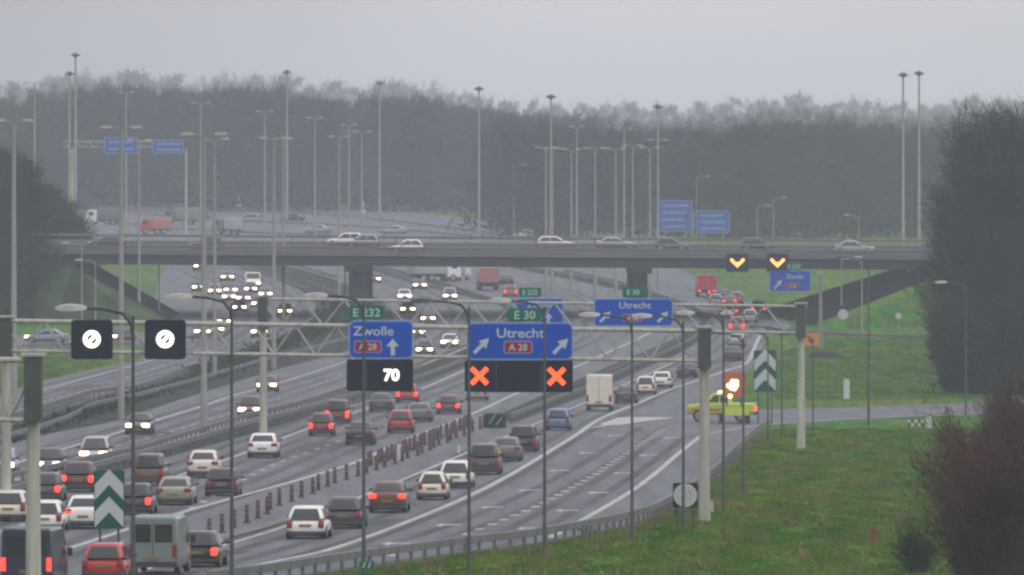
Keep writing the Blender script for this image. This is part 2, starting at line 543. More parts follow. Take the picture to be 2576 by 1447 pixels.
line(C_left, 0.26); line(C_right, 0.34); line(E_left, 0.24); line(E_right, 0.36); line(F_right, 0.34)
line([(1790, 1090), (1934, 1068), (2200, 1051), (2427, 1042), (2600, 1034)], 0.3, 0.02)
line([(1640, 1045), (1703, 1050), (1760, 1046)], 0.25)
dashes([(250, 1390), (437, 1302), (664, 1182), (815, 1124), (960, 1074), (1130, 1005), (1290, 930), (1420, 870)], 0.3, 3, 9)
dashes([(-100, 1265), (200, 1150), (423, 1089), (546, 1051), (730, 995), (830, 954), (960, 900)], 0.3, 3, 9)
dashes([(-150, 1095), (109, 1010), (260, 970), (420, 915), (520, 880)], 0.3, 3, 9)
dashes([(980, 1400), (1112, 1367), (1201, 1334), (1278, 1304), (1348, 1275), (1426, 1234), (1495, 1195), (1558, 1152), (1618, 1113), (1674, 1078)], 0.42, 2.6, 5.4)
dashes([(760, 704), (880, 745), (990, 790)], 0.3, 3, 9)
# white wedge where the lanes part
mk.add([P(1478, 1080, UP), P(1560, 1058, UP), P(1560, 1066, UP)], [(0, 1, 2)])
vs = [P(1508, 1068, UP + .004), P(1555, 1051, UP + .004), P(1640, 1050, UP + .004), P(1700, 1052, UP + .004), P(1640, 1058, UP + .004), P(1560, 1070, UP + .004)]
mk.add(vs, [(0, 1, 2, 3, 4, 5)])
def merge_arrow(zx0, zx1, zy):
    a, y = 858.7 + zx0 / 2.9954, 964 + zy / 2.9954
    b = 858.7 + zx1 / 2.9954
    p = P((a + b) / 2, y, UP)
    s = S(y)
    w = (b - a) / s
    # straight stem curving off to a broad head on the left
    pts = [(w / 2, 0.2), (w / 2, 1.0), (0.1 * w, 1.25), (-0.2 * w, 1.15), (-0.2 * w, 2.0), (-w / 2, 0.1), (-0.2 * w, -1.3), (-0.2 * w, -0.2), (0.1 * w, 0.35)]
    mk.add([p + Vector((x, yy * 1.8, gz(p.y + yy * 1.8) - gz(p.y))) for x, yy in pts], [tuple(range(len(pts)))])
for a in ((300, 525, 1215), (700, 900, 1075), (1040, 1220, 940), (1320, 1500, 812), (1560, 1720, 662), (1780, 1930, 530), (1990, 2130, 400),
          (1320, 1490, 1100), (1610, 1790, 965), (1850, 2015, 830), (2045, 2185, 682), (2235, 2390, 547), (2425, 2560, 415)):
    merge_arrow(*a)
mo = mk.build('road_markings', M_line, recalc=False)
mo['kind'] = 'structure'
# darker strips of newer asphalt
strip('asphalt_strip', [(700, 1424), (859, 1382), (1189, 1252), (1422, 1120)], [(720, 1424), (885, 1382), (1212, 1252), (1440, 1120)], M_patch, 0.006)

# ---------------------------------------------------------------- bridge and its slopes
DB = 1227.0
def deck_z(x):     # top of the near edge, falling a little to the right
    y = 632 + (x - 70) / 2260 * 16
    return ZC - (y - HY) * DB / F
def bridge():
    r = thing('road_bridge', 'concrete motorway overpass with guard rails and two piers spanning all lanes', 'bridge', (0, DB, 0))
    x0, x1 = -57.0, 50.0
    zl, zr = deck_z(70), deck_z(2330)
    W = 46.0
    def sec(x, t):
        z = zl + (zr - zl) * t
        up = 0.95
        return [(x, 0, z), (x, 0, z - 0.32), (x, 0.45, z - 0.42), (x, 0.45, z - 1.45), (x, W - .45, z - 1.45 + up * .6), (x, W - .45, z - .42 + up), (x, W, z - .32 + up), (x, W, z + up)]
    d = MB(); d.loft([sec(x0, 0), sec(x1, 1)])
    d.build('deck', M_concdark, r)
    e = MB()
    e.loft([[(x0, -.03, zl + .02), (x0, -.03, zl - .3), (x0, .35, zl - .3), (x0, .35, zl + .25), (x0, -.03, zl + .25)],
            [(x1, -.03, zr + .02), (x1, -.03, zr - .3), (x1, .35, zr - .3), (x1, .35, zr + .25), (x1, -.03, zr + .25)]])
    e.build('edge_beam', M_concrete, r)
    for name, yy, zup in (('guard_rail', 0.9, 0.0), ('guard_rail', 22.0, 0.45), ('guard_rail', W - 1.0, 0.95)):
        g = MB()
        a, b = zl + zup, zr + zup
        prof = [(0, .45), (-.06, .5), (0, .58), (-.06, .66), (0, .76), (.05, .76), (.05, .45)]
        g.loft([[(x0, yy + o, a + z) for o, z in prof], [(x1, yy + o, b + z) for o, z in prof]])
        go = g.build(name, M_metal, r)
        pm = MB(); pm.box((0, 0, .38), (.1, .1, .76)); pmesh = pm.mesh('post', M_metal)
        for k in range(26):
            t = (k + .5) / 26
            put('post', pmesh, go, (x0 + (x1 - x0) * t, yy + .12, a + (b - a) * t))
    h = MB()   # hand rail on the near edge
    for zz in (0.55, 1.05):
        h.tube([(x0, .15, zl + .2 + zz), (x1, .15, zr + .2 + zz)], 0.035, 6)
    for k in range(54):
        t = k / 53
        h.box((x0 + (x1 - x0) * t, .15, zl + (zr - zl) * t + .72), (.06, .06, 1.1))
    h.build('hand_rail', M_metal, r)
    for xa, xb in ((876, 926), (1587, 1630)):
        X0, X1 = (xa - CX) * DB / F, (xb - CX) * DB / F
        t = (X0 - x0) / (x1 - x0)
        zt = zl + (zr - zl) * t - 1.40
        zb = gz(DB + 10) - .4
        p = MB()
        pts = rrect(X0, 3.0, X1, W - 4, 0.9)
        p.loft([[(x, y, zb) for x, y in pts], [(x, y, zt + (.35 if y > 20 else 0)) for x, y in pts]])
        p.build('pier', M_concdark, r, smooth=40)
        c = MB(); c.box(((X0 + X1) / 2, 1.75, zt - .35), (X1 - X0 + 1.0, 1.5, .7)); c.build('bearing_block', M_concdark, r)
bridge()

def slope(name, pts, fs, m, label=None):
    mb = MB(); mb.add(pts, fs)
    o = mb.build(name, m)
    o['kind'] = 'structure'
    return o
def banks():
    g = gz(DB)
    W = 46.0
    for side in (1, -1):
        if side > 0:        # front toe, front top, back top, back toe of the paved slope under the bridge end
            z, xp, far = deck_z(2330) - .35, 47.5, 330
            A = [P(2035, 820, -.1), at(2336, 704, DB - 20), at(2262, 672, DB + W - .5), P(1912, 786, .1)]
        else:
            z, xp, far = deck_z(70) - .35, -50.0, -330
            A = [P(430, 808, -.1), at(188, 672, DB + .5), at(222, 655, DB + W - .5), P(452, 790, .1)]
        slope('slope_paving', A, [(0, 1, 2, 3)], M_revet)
        n = 2.9 * (z - 1.0 - g)
        cols = [xp, xp + side * 8, xp + side * 30, xp + side * 80, far]
        crest_f, crest_b = min(DB - 1.0, A[1].y - .5), DB + W + 1.0
        vs, fs = [], []
        for cxx in cols:
            e = cxx != xp
            zt = z if e else A[1].z + .02
            vs += [(cxx + side * 2 * (not e), crest_f - n * (1 if e else .55), gz(crest_f - n) - .15), (cxx, crest_f, zt), (cxx, crest_b, z + .95), (cxx, crest_b + n, gz(DB + W + n) - .1)]
        for i in range(len(cols) - 1):
            for k in range(3):
                a = i * 4 + k
                fs.append((a, a + 4, a + 5, a + 1))
        k0 = len(vs)
        vs += [tuple(A[0] - Vector((0, .3, 0))), tuple(A[1] - Vector((0, .2, -.02))), (A[0].x + side * 3, A[0].y - n * .7, gz(A[0].y - n * .7) - .15)]
        fs += [(k0, k0 + 1, k0 + 2), (k0 + 2, k0 + 1, 0), (k0 + 1, 1, 0)]
        mb = MB(); mb.add(vs, fs)
        o = mb.build('embankment', M_grassg if side > 0 else mat('rough_dark_grass', (.02, .042, .014), .95, .3, (.3, .1, .5), col2=(.045, .07, .025), spec=.05, detail=6), recalc=True)
        o['kind'] = 'structure'
banks()
# ---------------------------------------------------------------- guard rails
RAIL = [(0, .40), (-.05, .44), (-.05, .5), (.02, .575), (-.05, .65), (-.05, .71), (0, .75), (.05, .72), (.05, .42)]
_pm = MB(); _pm.box((0, 0, .33), (.1, .14, .66)); POST_ME = _pm.mesh('post', M_metal)
_pm = MB(); _pm.box((0, 0, .33), (.1, .14, .66)); POSTD_ME = _pm.mesh('post', M_darkpole)
def guard_rail(pts, label, gap=4.0, up=0.0, group=None, maxp=95, m=None):
    path = gpath(pts, 5, up)
    base = path[0]
    r = thing('guard_rail', label, 'guard rail', base, 0, group)
    rings = []
    for i, p in enumerate(path):
        t = path[min(i + 1, len(path) - 1)] - path[max(i - 1, 0)]
        n = Vector((t.y, -t.x, 0)).normalized()
        rings.append([p - base + n * o + Vector((0, 0, z)) for o, z in RAIL])
    b = MB(); b.loft(rings)
    b.build('rail', m or M_metal, r)
    spots = resample(path, gap, .5)[:maxp]
    for p, t in spots:
        put('post', POST_ME, r, p - base, math.atan2(t.y, t.x))
    return r
guard_rail([(520, 1486), (700, 1462), (859, 1437), (1176, 1393), (1359, 1370), (1593, 1323), (1693, 1280), (1790, 1211), (1850, 1150), (1904, 1099), (1938, 1083)],
           'long steel guard rail on posts along the grassy right-hand verge', 2.6, 0, None, 95)
guard_rail([(-200, 1132), (109, 1041), (230, 1003), (352, 986), (471, 942), (560, 912), (660, 876), (735, 846), (785, 812), (797, 780)],
           'guard rail on the left side of the dark median between the two oncoming roads', 5.0)
guard_rail([(-150, 1168), (137, 1082), (237, 1036), (349, 1010), (502, 968), (643, 926), (768, 894), (880, 862), (965, 830)],
           'guard rail on the right side of the dark median between the two oncoming roads', 5.0)
guard_rail([(-100, 1252), (299, 1162), (424, 1127), (618, 1066), (762, 1029), (874, 992), (1037, 936), (1159, 888), (1240, 850)],
           'guard rail of the central reservation facing the oncoming headlights', 5.0)
guard_rail([(-60, 1286), (109, 1233), (230, 1197), (330, 1171), (471, 1132), (612, 1088), (768, 1046), (917, 1003), (1062, 961), (1169, 918), (1258, 877), (1306, 840)],
           'guard rail of the central reservation beside the jammed outbound cars', 5.0)
guard_rail([(1272, 1058), (1375, 1010), (1469, 967), (1600, 910), (1700, 866), (1758, 826)],
           'left guard rail of the narrow pair starting at the green crash cushion', 4.0)
guard_rail([(1284, 1066), (1400, 1020), (1490, 986), (1600, 932), (1720, 878), (1788, 830)],
           'right guard rail of the narrow pair starting at the green crash cushion', 4.0)
guard_rail([(773, 738), (720, 716), (663, 697), (600, 676)], 'pale guard rail running under the bridge beside the headlight queue', 6.0)
guard_rail([(850, 708), (790, 690), (736, 673)], 'pale guard rail of the median under the left bridge span', 6.0)
guard_rail([(1118, 736), (1031, 710), (958, 687), (900, 670)], 'pale guard rail under the bridge behind the oncoming white lights', 6.0)
guard_rail([(1559, 726), (1440, 702), (1306, 679)], 'pale guard rail under the bridge in front of the red truck', 6.0)
guard_rail([(1640, 742), (1540, 716), (1420, 690)], 'guard rail under the bridge beside its right pier', 6.0)
guard_rail([(420, 869), (467, 862), (538, 862), (563, 850), (580, 836)], 'short pale guard rail bending round the fork behind the round-signal matrix boards', 4.0)
guard_rail([(1925, 838), (1960, 842), (2020, 848), (2090, 853), (2200, 858), (2320, 862)], 'guard rail across the grass slope behind the yellow-orange sign', 5.0)
guard_rail([(-60, 890), (60, 884), (200, 880), (330, 877)], 'guard rail along the loop road at the far left grass', 5.0)
for pts, lab in (([(190, 492), (333, 514), (467, 528), (667, 539), (858, 550), (952, 560), (1092, 576), (1260, 598)], 'far guard rail behind the hazy motorway beyond the bridge'),
                 ([(190, 544), (333, 571), (467, 585), (667, 595), (858, 602), (1000, 608)], 'near guard rail of the hazy motorway beyond the bridge'),
                 ([(200, 515), (333, 540), (467, 556), (667, 566), (858, 575), (1000, 585), (1180, 603)], 'median guard rail of the hazy motorway beyond the bridge')):
    guard_rail(pts, lab, 14.0, 0.05)

# ---------------------------------------------------------------- lamp posts
def mast(x, yt, yb, label, kind='double', dark=False, group=None, d=None, r0=None, thick=1.0, arm=1.25):
    d = d or d_of(yb)
    s = F / d
    base = Vector(((x - CX) * d / F, d, ZC - (yb - HY) * d / F))
    H = (yb - yt) / s
    pm = M_darkpole if dark else M_pole
    r = thing('lamp_post', label, 'lamp post', base, 0, group)
    rr = (0.105 + H * 0.0043) * thick * (.5 if dark else .92)
    p = MB()
    p.tube([(0, 0, -.3), (0, 0, H * .12), (0, 0, H * .12 + .05), (0, 0, H - .2)], [rr * 1.15, rr * 1.15, rr, rr * .6], 10)
    p.build('pole', pm, r, smooth=50)
    if kind == 'double':
        a = MB()
        for sd in (-1, 1):
            a.tube([(0, 0, H - .5), (sd * .25, 0, H - .12), (sd * arm * .6, 0, H)], [.07, .06, .05], 6)
        a.build('arm', pm, r, smooth=50)
        for sd in (-1, 1):
            h = MB()
            h.loft([[(sd * (arm * .55), -.12, H - .05), (sd * (arm * .55), .12, H - .05), (sd * (arm * .55), .1, H + .08), (sd * (arm * .55), -.1, H + .08)],
                    [(sd * (arm * .85), -.2, H - .1), (sd * (arm * .85), .2, H - .1), (sd * (arm * .85), .16, H + .12), (sd * (arm * .85), -.16, H + .12)],
                    [(sd * (arm * 1.25), -.1, H - .06), (sd * (arm * 1.25), .1, H - .06), (sd * (arm * 1.25), .08, H + .07), (sd * (arm * 1.25), -.08, H + .07)]])
            h.build('lamp_head', M_lamp, r, smooth=60)
    elif kind == 'high':
        c = MB()
        c.loft([[(k * math.cos(2 * math.pi * q / 10), k * math.sin(2 * math.pi * q / 10), H + z) for q in range(10)] for k, z in ((.15, -.55), (.5, -.3), (.55, .05), (.25, .3))])
        c.build('lamp_crown', M_lampdark, r, smooth=50)
        for q in range(4):
            l = MB(); an = q * math.pi / 2 + .4
            l.box((.62 * math.cos(an), .62 * math.sin(an), H - .15), (.42, .3, .28), 0, an); l.build('lamp_head', M_lampdark, r)
    else:   # 'left' or 'right': one curved arm
        sd = -1 if kind == 'left' else 1
        a = MB()
        a.tube([(0, 0, H - .9), (sd * .05, 0, H - .45), (sd * .3, 0, H - .12), (sd * .9, 0, H + .02), (sd * 1.5, 0, H + .05)], [rr * .6, .06, .055, .05, .045], 7)
        a.build('arm', pm, r, smooth=50)
        h = MB()
        rings = []
        for t, w, z0, z1 in ((0, .06, -.02, .06), (.15, .13, -.06, .11), (.5, .17, -.08, .14), (.8, .14, -.07, .1), (.95, .05, -.02, .04)):
            xx = sd * (1.4 + t)
            rings.append([(xx, -w, H + z0 + .03), (xx, w, H + z0 + .03), (xx, w * .8, H + z1), (xx, 0, H + z1 + .04), (xx, -w * .8, H + z1)])
        h.loft(rings); h.build('lamp_head', M_darkpole if dark and (1840 < x < 2200 or x == 1180) else M_lamp, r, smooth=60)
    return r

DOUBLES = [
    (35, 303, 1000, 'thick pale double lamp mast at the left picture edge before dark trees', 1.3, 1.3),
    (305, 320, 1057, 'pale double lamp mast rising just right of the first round-signal board', 1.15, 1.2),
    (350, 352, 803, 'double lamp mast rising above the second round-signal board', 1, 1.15),
    (505, 258, 662, 'tall hazy double lamp mast directly behind the thick twin-lamp mast', 1, 1.2),
    (513, 337, 1092, 'thick pale double lamp mast standing in the median by a dark lamp post', 1.15, 1.25),
    (540, 350, 947, 'slimmer double mast beside the thick median mast', 1, 1.1),
    (666, 280, 634, 'hazy double lamp mast behind and above the pair near the headlight queue', 1, 1.15),
    (689, 347, 930, 'left mast of the close pair right of the headlight queue', 1.1, 1.2),
    (713, 349, 800, 'right mast of the close pair right of the headlight queue', 1, .9),
    (792, 296, 606, 'lone hazy double lamp mast between the close pair and the three masts', 1, 1.15),
    (853, 343, 746, 'leftmost of the three double masts above the green E 232 plate', 1, 1.1),
    (878, 314, 634, 'tallest and faintest of the three double masts above the green E 232 plate', 1, 1.05),
    (910, 331, 690, 'rightmost of the three double masts, ending in a red and white marker', 1, 1.1),
    (1373, 371, 760, 'leftmost mast of the row of double masts above the Zwolle and Utrecht boards', 1, 1.1),
    (1389, 373, 732, 'second mast from the left in the row above the Utrecht boards', 1, 1.0),
    (1437, 375, 732, 'third mast of the row, beside a taller faint one', 1, 1.0),
    (1451, 318, 648, 'faint taller mast just behind the third mast of the row', 1, .9),
    (1497, 373, 760, 'mast standing alone in the middle of the row above the Utrecht boards', 1, 1.15),
    (1549, 374, 740, 'mast of the row before a taller faint one, left of the right pier', 1, 1.0),
    (1570, 323, 648, 'taller faint mast with double lamps left of the right bridge pier', 1, 1.05),
    (1592, 366, 732, 'mast of the row in front of the right bridge pier', 1, 1.1),
    (1635, 371, 746, 'mast of the row standing left of the blue destination boards', 1, 1.05),
    (1655, 352, 732, 'rightmost double mast of the row touching the blue destination boards', 1, 1.1),
    (317, 232, 600, 'very faint double lamp mast behind the mast over the first round-signal board', 1, 1.1),
    (87, 207, 560, 'very faint double lamp mast over the dark left trees', 1, 1.2)]
for x, yt, yb, lab, th, arm in DOUBLES:
    mast(x, yt, yb, lab, 'double', False, 'tall double-armed lamp masts', None, None, th, arm)
for x, yt, yb, lab in (
        (722, 180, 566, 'tall mast with one dark lamp crown against the sky, left of middle'),
        (955, 207, 556, 'faint tall mast with lamp crown before the highest wood edge'),
        (1205, 222, 606, 'strong pale tall mast with dark lamp crown in the centre of the wood'),
        (1386, 242, 620, 'faint tall mast with small lamp crown behind the row of double masts'),
        (1655, 267, 622, 'faint tall mast rising behind the rightmost double mast'),
        (175, 184, 592, 'shorter of the two adjoining crowned masts by the left sign gantry'),
        (190, 137, 592, 'tallest mast of all, with dark crown against the sky at left'),
        (2272, 187, 630, 'left of the two tall masts on the bridge at right'),
        (2312, 183, 630, 'right of the two tall masts on the bridge at right')):
    mast(x, yt, yb, lab, 'high', False, 'high masts with lamp crowns', None, None, 1.15)
for x, yt, yb, k, dk, lab in (
        (335, 779, 1710, 'left', True, 'dark lamp post right of the first round-signal board, head over the loop road'),
        (583, 750, 1540, 'left', True, 'dark lamp post passing in front of the black pickup-like car'),
        (915, 747, 1450, 'left', True, 'dark lamp post in front of the Zwolle board and its 70 signal'),
        (1180, 760, 1430, 'left', True, 'dark lamp post passing the left red cross of the Utrecht board'),
        (1370, 760, 1398, 'left', True, 'dark lamp post passing the right red cross of the Utrecht board'),
        (1590, 795, 1357, 'left', True, 'dark lamp post at the guard rail in line with the far Utrecht board'),
        (1719, 798, 1340, 'left', True, 'thin dark lamp post passing in front of the round limit sign'),
        (1820, 790, 1285, 'left', True, 'thin dark lamp post right of the near gantry leg'),
        (1870, 840, 1242, 'left', True, 'thin dark lamp post just left of the distant chevron board'),
        (1932, 836, 1110, 'left', True, 'thin dark lamp post in front of the distant chevron board'),
        (1967, 824, 1100, 'left', True, 'thin dark lamp post between the distant chevron board and far gantry leg'),
        (2045, 842, 1092, 'left', True, 'thin dark lamp post just right of the far gantry leg'),
        (2185, 650, 1072, 'left', True, 'dark lamp post standing alone on the right grass before the slope'),
        (2430, 712, 1042, 'left', True, 'lamp post with white head over the side road, before dark right trees'),
        (2168, 652, 850, 'left', False, 'pale lamp post at the foot of the right bridge slope'),
        (2117, 648, 806, 'right', False, 'pale slim pole beside the white round sign under the bridge end'),
        (206, 612, 812, 'left', False, 'faint pale lamp post on the left grassy bridge slope'),
        (240, 655, 812, 'left', False, 'second faint lamp post on the left grassy bridge slope'),
        (400, 640, 800, 'left', False, 'pale lamp post by the headlight queue in front of the left slope paving'),
        (66, 628, 800, 'left', False, 'short thick pale pole at the left end of the bridge'),
        (1293, 416, 596, 'right', False, 'small hazy single lamp post left of the row of double masts'),
        (1946, 498, 612, 'right', False, 'small hazy lamp post with bright flat head before the right wood'),
        (1905, 518, 614, 'right', False, 'small hazy lamp post left of the bright flat-headed one'),
        (1752, 444, 602, 'right', False, 'faint hazy lamp post rising above the blue destination boards'),
        (2160, 542, 626, 'left', False, 'faint little lamp post at the bridge rail near the tall right masts'),
        (868, 640, 792, 'left', False, 'pale slim lamp post against the left bridge pier')):
    mast(x, yt, yb, lab, k, dk, 'single-armed lamp posts', None, None, 1.0 if dk else .8)

# ---------------------------------------------------------------- gantries
def gantry(label, xl, xr, d_l, d_r, yt_l, yt_r, depth, legs, half=0.6, bay=2.0, chord=.095, head_at=()):
    A, B = at(xl, yt_l, d_l), at(xr, yt_r, d_r)
    L = (Vector((B.x, B.y, 0)) - Vector((A.x, A.y, 0))).length
    rz = math.atan2(B.y - A.y, B.x - A.x)
    base = Vector((A.x, A.y, gz(d_l)))
    r = thing('gantry', label, 'gantry', base, rz)
    zl, zr = A.z - base.z, B.z - base.z
    def z(x):
        return zl + (zr - zl) * x / L
    t = MB()
    for yy in (-half, half):
        t.tube([(0, yy, z(0)), (L, yy, z(L))], chord, 8)
        t.tube([(0, yy, z(0) - depth), (L, yy, z(L) - depth)], chord * .85, 8)
    t.build('chord', M_post, r, smooth=60)
    n = int(round(L / bay)); b = L / n
    w = MB()
    for k in range(n):
        x0, x1 = k * b, (k + 1) * b
        for yy in (-half, half):
            xm = (x0 + x1) / 2
            w.tube([(x0, yy, z(x0)), (xm, yy, z(xm) - depth)], .038, 6)
            w.tube([(xm, yy, z(xm) - depth), (x1, yy, z(x1))], .038, 6)
        w.tube([(x0, -half, z(x0)), (x0, half, z(x0))], .04, 6)
        w.tube([(x0, -half, z(x0) - depth), (x1, half, z(x1) - depth)], .035, 6)
    w.build('bracing', M_post, r, smooth=60)
    for px, top_off, rad in legs:
        x = L * (px - xl) / (xr - xl)
        dd = d_l + (d_r - d_l) * (px - xl) / (xr - xl)
        zb = gz(dd) - base.z - .3
        zt = z(x) - top_off
        l = MB(); l.tube([(x, 0, zb), (x, 0, zb + .6), (x, 0, zb + .65), (x, 0, zt)], [rad * 1.12, rad * 1.12, rad * 1.05, rad * .86], 14)
        l.build('leg', M_post, r, smooth=50)
        h = MB(); h.box((x, 0, zt + top_off / 2 - .05), (rad * 2.3, half * 2 + .3, top_off + .3)); h.build('leg_head', M_darkbox, r)
        c = MB(); c.box((x, 0, z(x) + .2), (rad * 3.2, half * 2 + .5, .08)); c.build('head_plate', M_post, r)
    return r
D1, D2 = d_of(1310), 672.0
gantry('near lattice gantry carrying the round signals, Zwolle board and Utrecht board', 6, 1792, D1, D1, 807, 833, 75 / S(1310), ((15, 1.55, .26), (1772, 1.55, .26)), .55, 1.95)
gantry('farther lattice gantry carrying the upper Zwolle and Utrecht boards', 655, 2030, D2 + 2, D2, 752, 771, 66 / 40.0, ((662, 1.75, .25), (2015, 1.75, .25)), .5, 2.6, .08)
D0 = d_of(1528)
gantry('nearest gantry at the left picture edge, grey leg with dark head', -1150, 100, D0, D0, 900, 906, 150 / S(1528), ((-1130, 2.2, .27), (84, 2.0, .27)), .6, 2.2)
DG = 1700.0
gantry('small hazy gantry with two blue boards beyond the bridge at far left', 160, 470, DG, DG, 356, 356, .9, ((182, .9, .25), (468, .9, .2)), .4, 2.0, .09)

# ---------------------------------------------------------------- signs
def board(name, x0, y0, x1, y1, d, label, cat, face, edge=None, r=.3, group=None, rim=.07, thick=.1):
    """a sign panel that fills the picture rectangle at distance d; returns the thing, its width and height in metres"""
    s = F / d
    w, h = (x1 - x0) / s, (y1 - y0) / s
    base = at((x0 + x1) / 2, y1, d)
    t = thing(name, label, cat, base, 0, group)
    b = MB(); b.plate(rrect(-w / 2, 0, w / 2, h, r), 0, thick); b.build('panel', edge or face, t)
    if edge:
        f = MB(); f.plate(rrect(-w / 2 + rim, rim, w / 2 - rim, h - rim, max(.03, r - rim)), -.012, .0); f.build('face', face, t)
    k = MB()
    for xx in (-w * .3, w * .3):
        k.box((xx, thick + .2, h / 2), (.08, .4, h * .9))
    k.build('bracket', M_back, t)
    return t, w, h
def letters(t, body, x, z, h, m, squeeze=1.0, y=-.022, name='lettering', bold=0.008):
    return put(name, text_mesh(body, h, m, squeeze, bold), t, (x, y, z))
def badge(t, body, x, z, w, h, face, y=-.02):
    b = MB(); b.plate(rrect(x - w / 2, z - h / 2, x + w / 2, z + h / 2, .12), y - .008, y + .008); o = b.build('route_badge', M_edge, t)
    f = MB(); f.plate(rrect(x - w / 2 + .05, z - h / 2 + .05, x + w / 2 - .05, z + h / 2 - .05, .08), y - .014, y - .009); f.build('badge_face', face, o)
    put('badge_number', text_mesh(body, h * .52, M_palesign, 1.0, .006), o, (x, y - .022, z))
def sarrow(t, x, z, l, w, ang, y=-.022):
    a = MB(); a.plate(arrow2(x, z, l, w, ang), y - .006, y + .006); a.build('arrow', M_palesign, t)

ds = D1 - .85
s1 = F / ds
t, w, h = board('direction_sign', 877, 806, 1040, 903, ds, 'near blue Zwolle board with A28 badge and white up arrow', 'road sign', M_blue, M_edge, .32)
letters(t, 'Zwolle', -.36, h - .5, .42, M_palesign, 1.12)
badge(t, 'A 28', -.62, .57, 1.3, .58, M_red)
sarrow(t, .55, .55, .78, .62, 0)
t, w, h = board('route_plate', 879, 769, 966, 804, ds, 'near green E 232 plate on top of the near Zwolle board', 'road sign', M_green, None, .1)
letters(t, 'E 232', 0, h / 2, .38, M_palesign, 1.05)
t, w, h = board('direction_sign', 1175, 811, 1442, 906, ds, 'near wide blue Utrecht board with A28 badge and two slanted arrows', 'road sign', M_blue, M_edge, .32)
letters(t, 'Utrecht', .02, h - .5, .44, M_palesign, 1.12)
badge(t, 'A 28', -.1, .6, 1.35, .6, M_red)
sarrow(t, -1.8, .68, 1.0, .52, -45)
sarrow(t, 1.9, .66, 1.0, .52, -45)
t, w, h = board('route_plate', 1279, 776, 1362, 809, ds, 'near green E 30 plate on top of the near Utrecht board', 'road sign', M_green, None, .1)
letters(t, 'E 30', 0, h / 2, .38, M_palesign, 1.05)

def matrix(x0, y0, x1, y1, d, label, r=.12):
    return board('lane_signal', x0, y0, x1, y1, d, label, 'lane signal', M_panel, None, r, 'matrix lane signals on the gantries', thick=.35)
def xcross(t, x, z, sz):
    c = MB()
    a = .30 * sz
    for sg in (1, -1):
        dx, dz = sz / 2, sz / 2
        n = (-dz * sg, dx)
        L = math.hypot(dx, dz)
        nx, nz_ = -dz * sg / L * a / 2, dx / L * a / 2
        c.plate([(x - dx - nx, z - dz * sg - nz_), (x + dx - nx, z + dz * sg - nz_), (x + dx + nx, z + dz * sg + nz_), (x - dx + nx, z - dz * sg + nz_)],
                -.03 - (.006 if sg > 0 else 0), -.01)
    c.build('lit_cross', M_ledr, t)
t, w, h = matrix(872, 904, 1039, 984, ds, 'black lane signal showing a white 70 under the Zwolle board')
put('lit_number', text_mesh('70', .52, M_ledw, 1.0, .03), t, (.55, -.03, .75))
mm = MB(); mm.box((-.62, -.012, h / 2), (.05, .024, h - .2)); mm.build('panel_joint', M_darkpole, t)
t, w, h = matrix(1169, 907, 1441, 987, ds, 'wide black lane signal with two red crosses under the Utrecht board')
xcross(t, (1206 - 1305) / s1, (987 - 946) / s1, .74)
xcross(t, (1400 - 1305) / s1, (987 - 947) / s1, .74)
for xx in (-1.05, 1.05):
    mm = MB(); mm.box((xx, -.012, h / 2), (.04, .024, h - .2)); mm.build('panel_joint', M_darkpole, t)
for x0, x1, lab in ((179, 283, 'left black square signal showing a lit white end-of-limit disc'), (364, 467, 'right black square signal showing a lit white end-of-limit disc')):
    t, w, h = matrix(x0, 805, x1, 904, ds, lab, .16)
    cxx, czz = (.0 if x0 < 200 else -.0), h / 2 + .02
    rim = MB()
    for q in range(28):
        a0, a1 = 2 * math.pi * q / 28, 2 * math.pi * (q + 1) / 28
        rim.plate([(cxx + .42 * math.cos(a0), czz + .42 * math.sin(a0)), (cxx + .42 * math.cos(a1), czz + .42 * math.sin(a1)),
                   (cxx + .21 * math.cos(a1), czz + .21 * math.sin(a1)), (cxx + .21 * math.cos(a0), czz + .21 * math.sin(a0))], -.03, -.012)
    rim.build('lit_ring', M_ledw, t)
    sl = MB(); sl.plate([(cxx - .24, czz - .14), (cxx - .1, czz - .24), (cxx + .24, czz + .14), (cxx + .1, czz + .24)], -.04, -.031); sl.build('lit_slash', M_ledw, t)

ds2 = 676.0
s2 = F / ds2
t, w, h = board('direction_sign', 1297, 750, 1418, 822, ds2, 'farther small blue Zwolle board with up arrow, partly hidden', 'road sign', M_blue, M_edge, .25)
letters(t, 'Zwolle', 0, h - .42, .36, M_palesign, 1.1)
badge(t, 'A 28', -.62, .42, 1.2, .5, M_red)
sarrow(t, .55, .5, .75, .6, 0)
t, w, h = board('route_plate', 1305, 724, 1362, 748, ds2, 'farther green E 232 plate above the small Zwolle board', 'road sign', M_green, None, .1)
letters(t, 'E 232', 0, h / 2, .3, M_palesign, 1.0)
ds2 = 671.0 - .9
t, w, h = board('direction_sign', 1494, 751, 1693, 821, ds2, 'farther wide blue Utrecht board with A28 badge and two slanted arrows', 'road sign', M_blue, M_edge, .25)
letters(t, 'Utrecht', .1, h - .42, .4, M_palesign, 1.1)
badge(t, 'A 28', -.05, .52, 1.25, .52, M_red)
sarrow(t, -1.75, .6, .95, .5, -45)
sarrow(t, 1.85, .6, .95, .5, -45)
t, w, h = board('route_plate', 1566, 722, 1620, 749, ds2, 'farther green E 30 plate above the farther Utrecht board', 'road sign', M_green, None, .1)
letters(t, 'E 30', 0, h / 2, .32, M_palesign, 1.0)

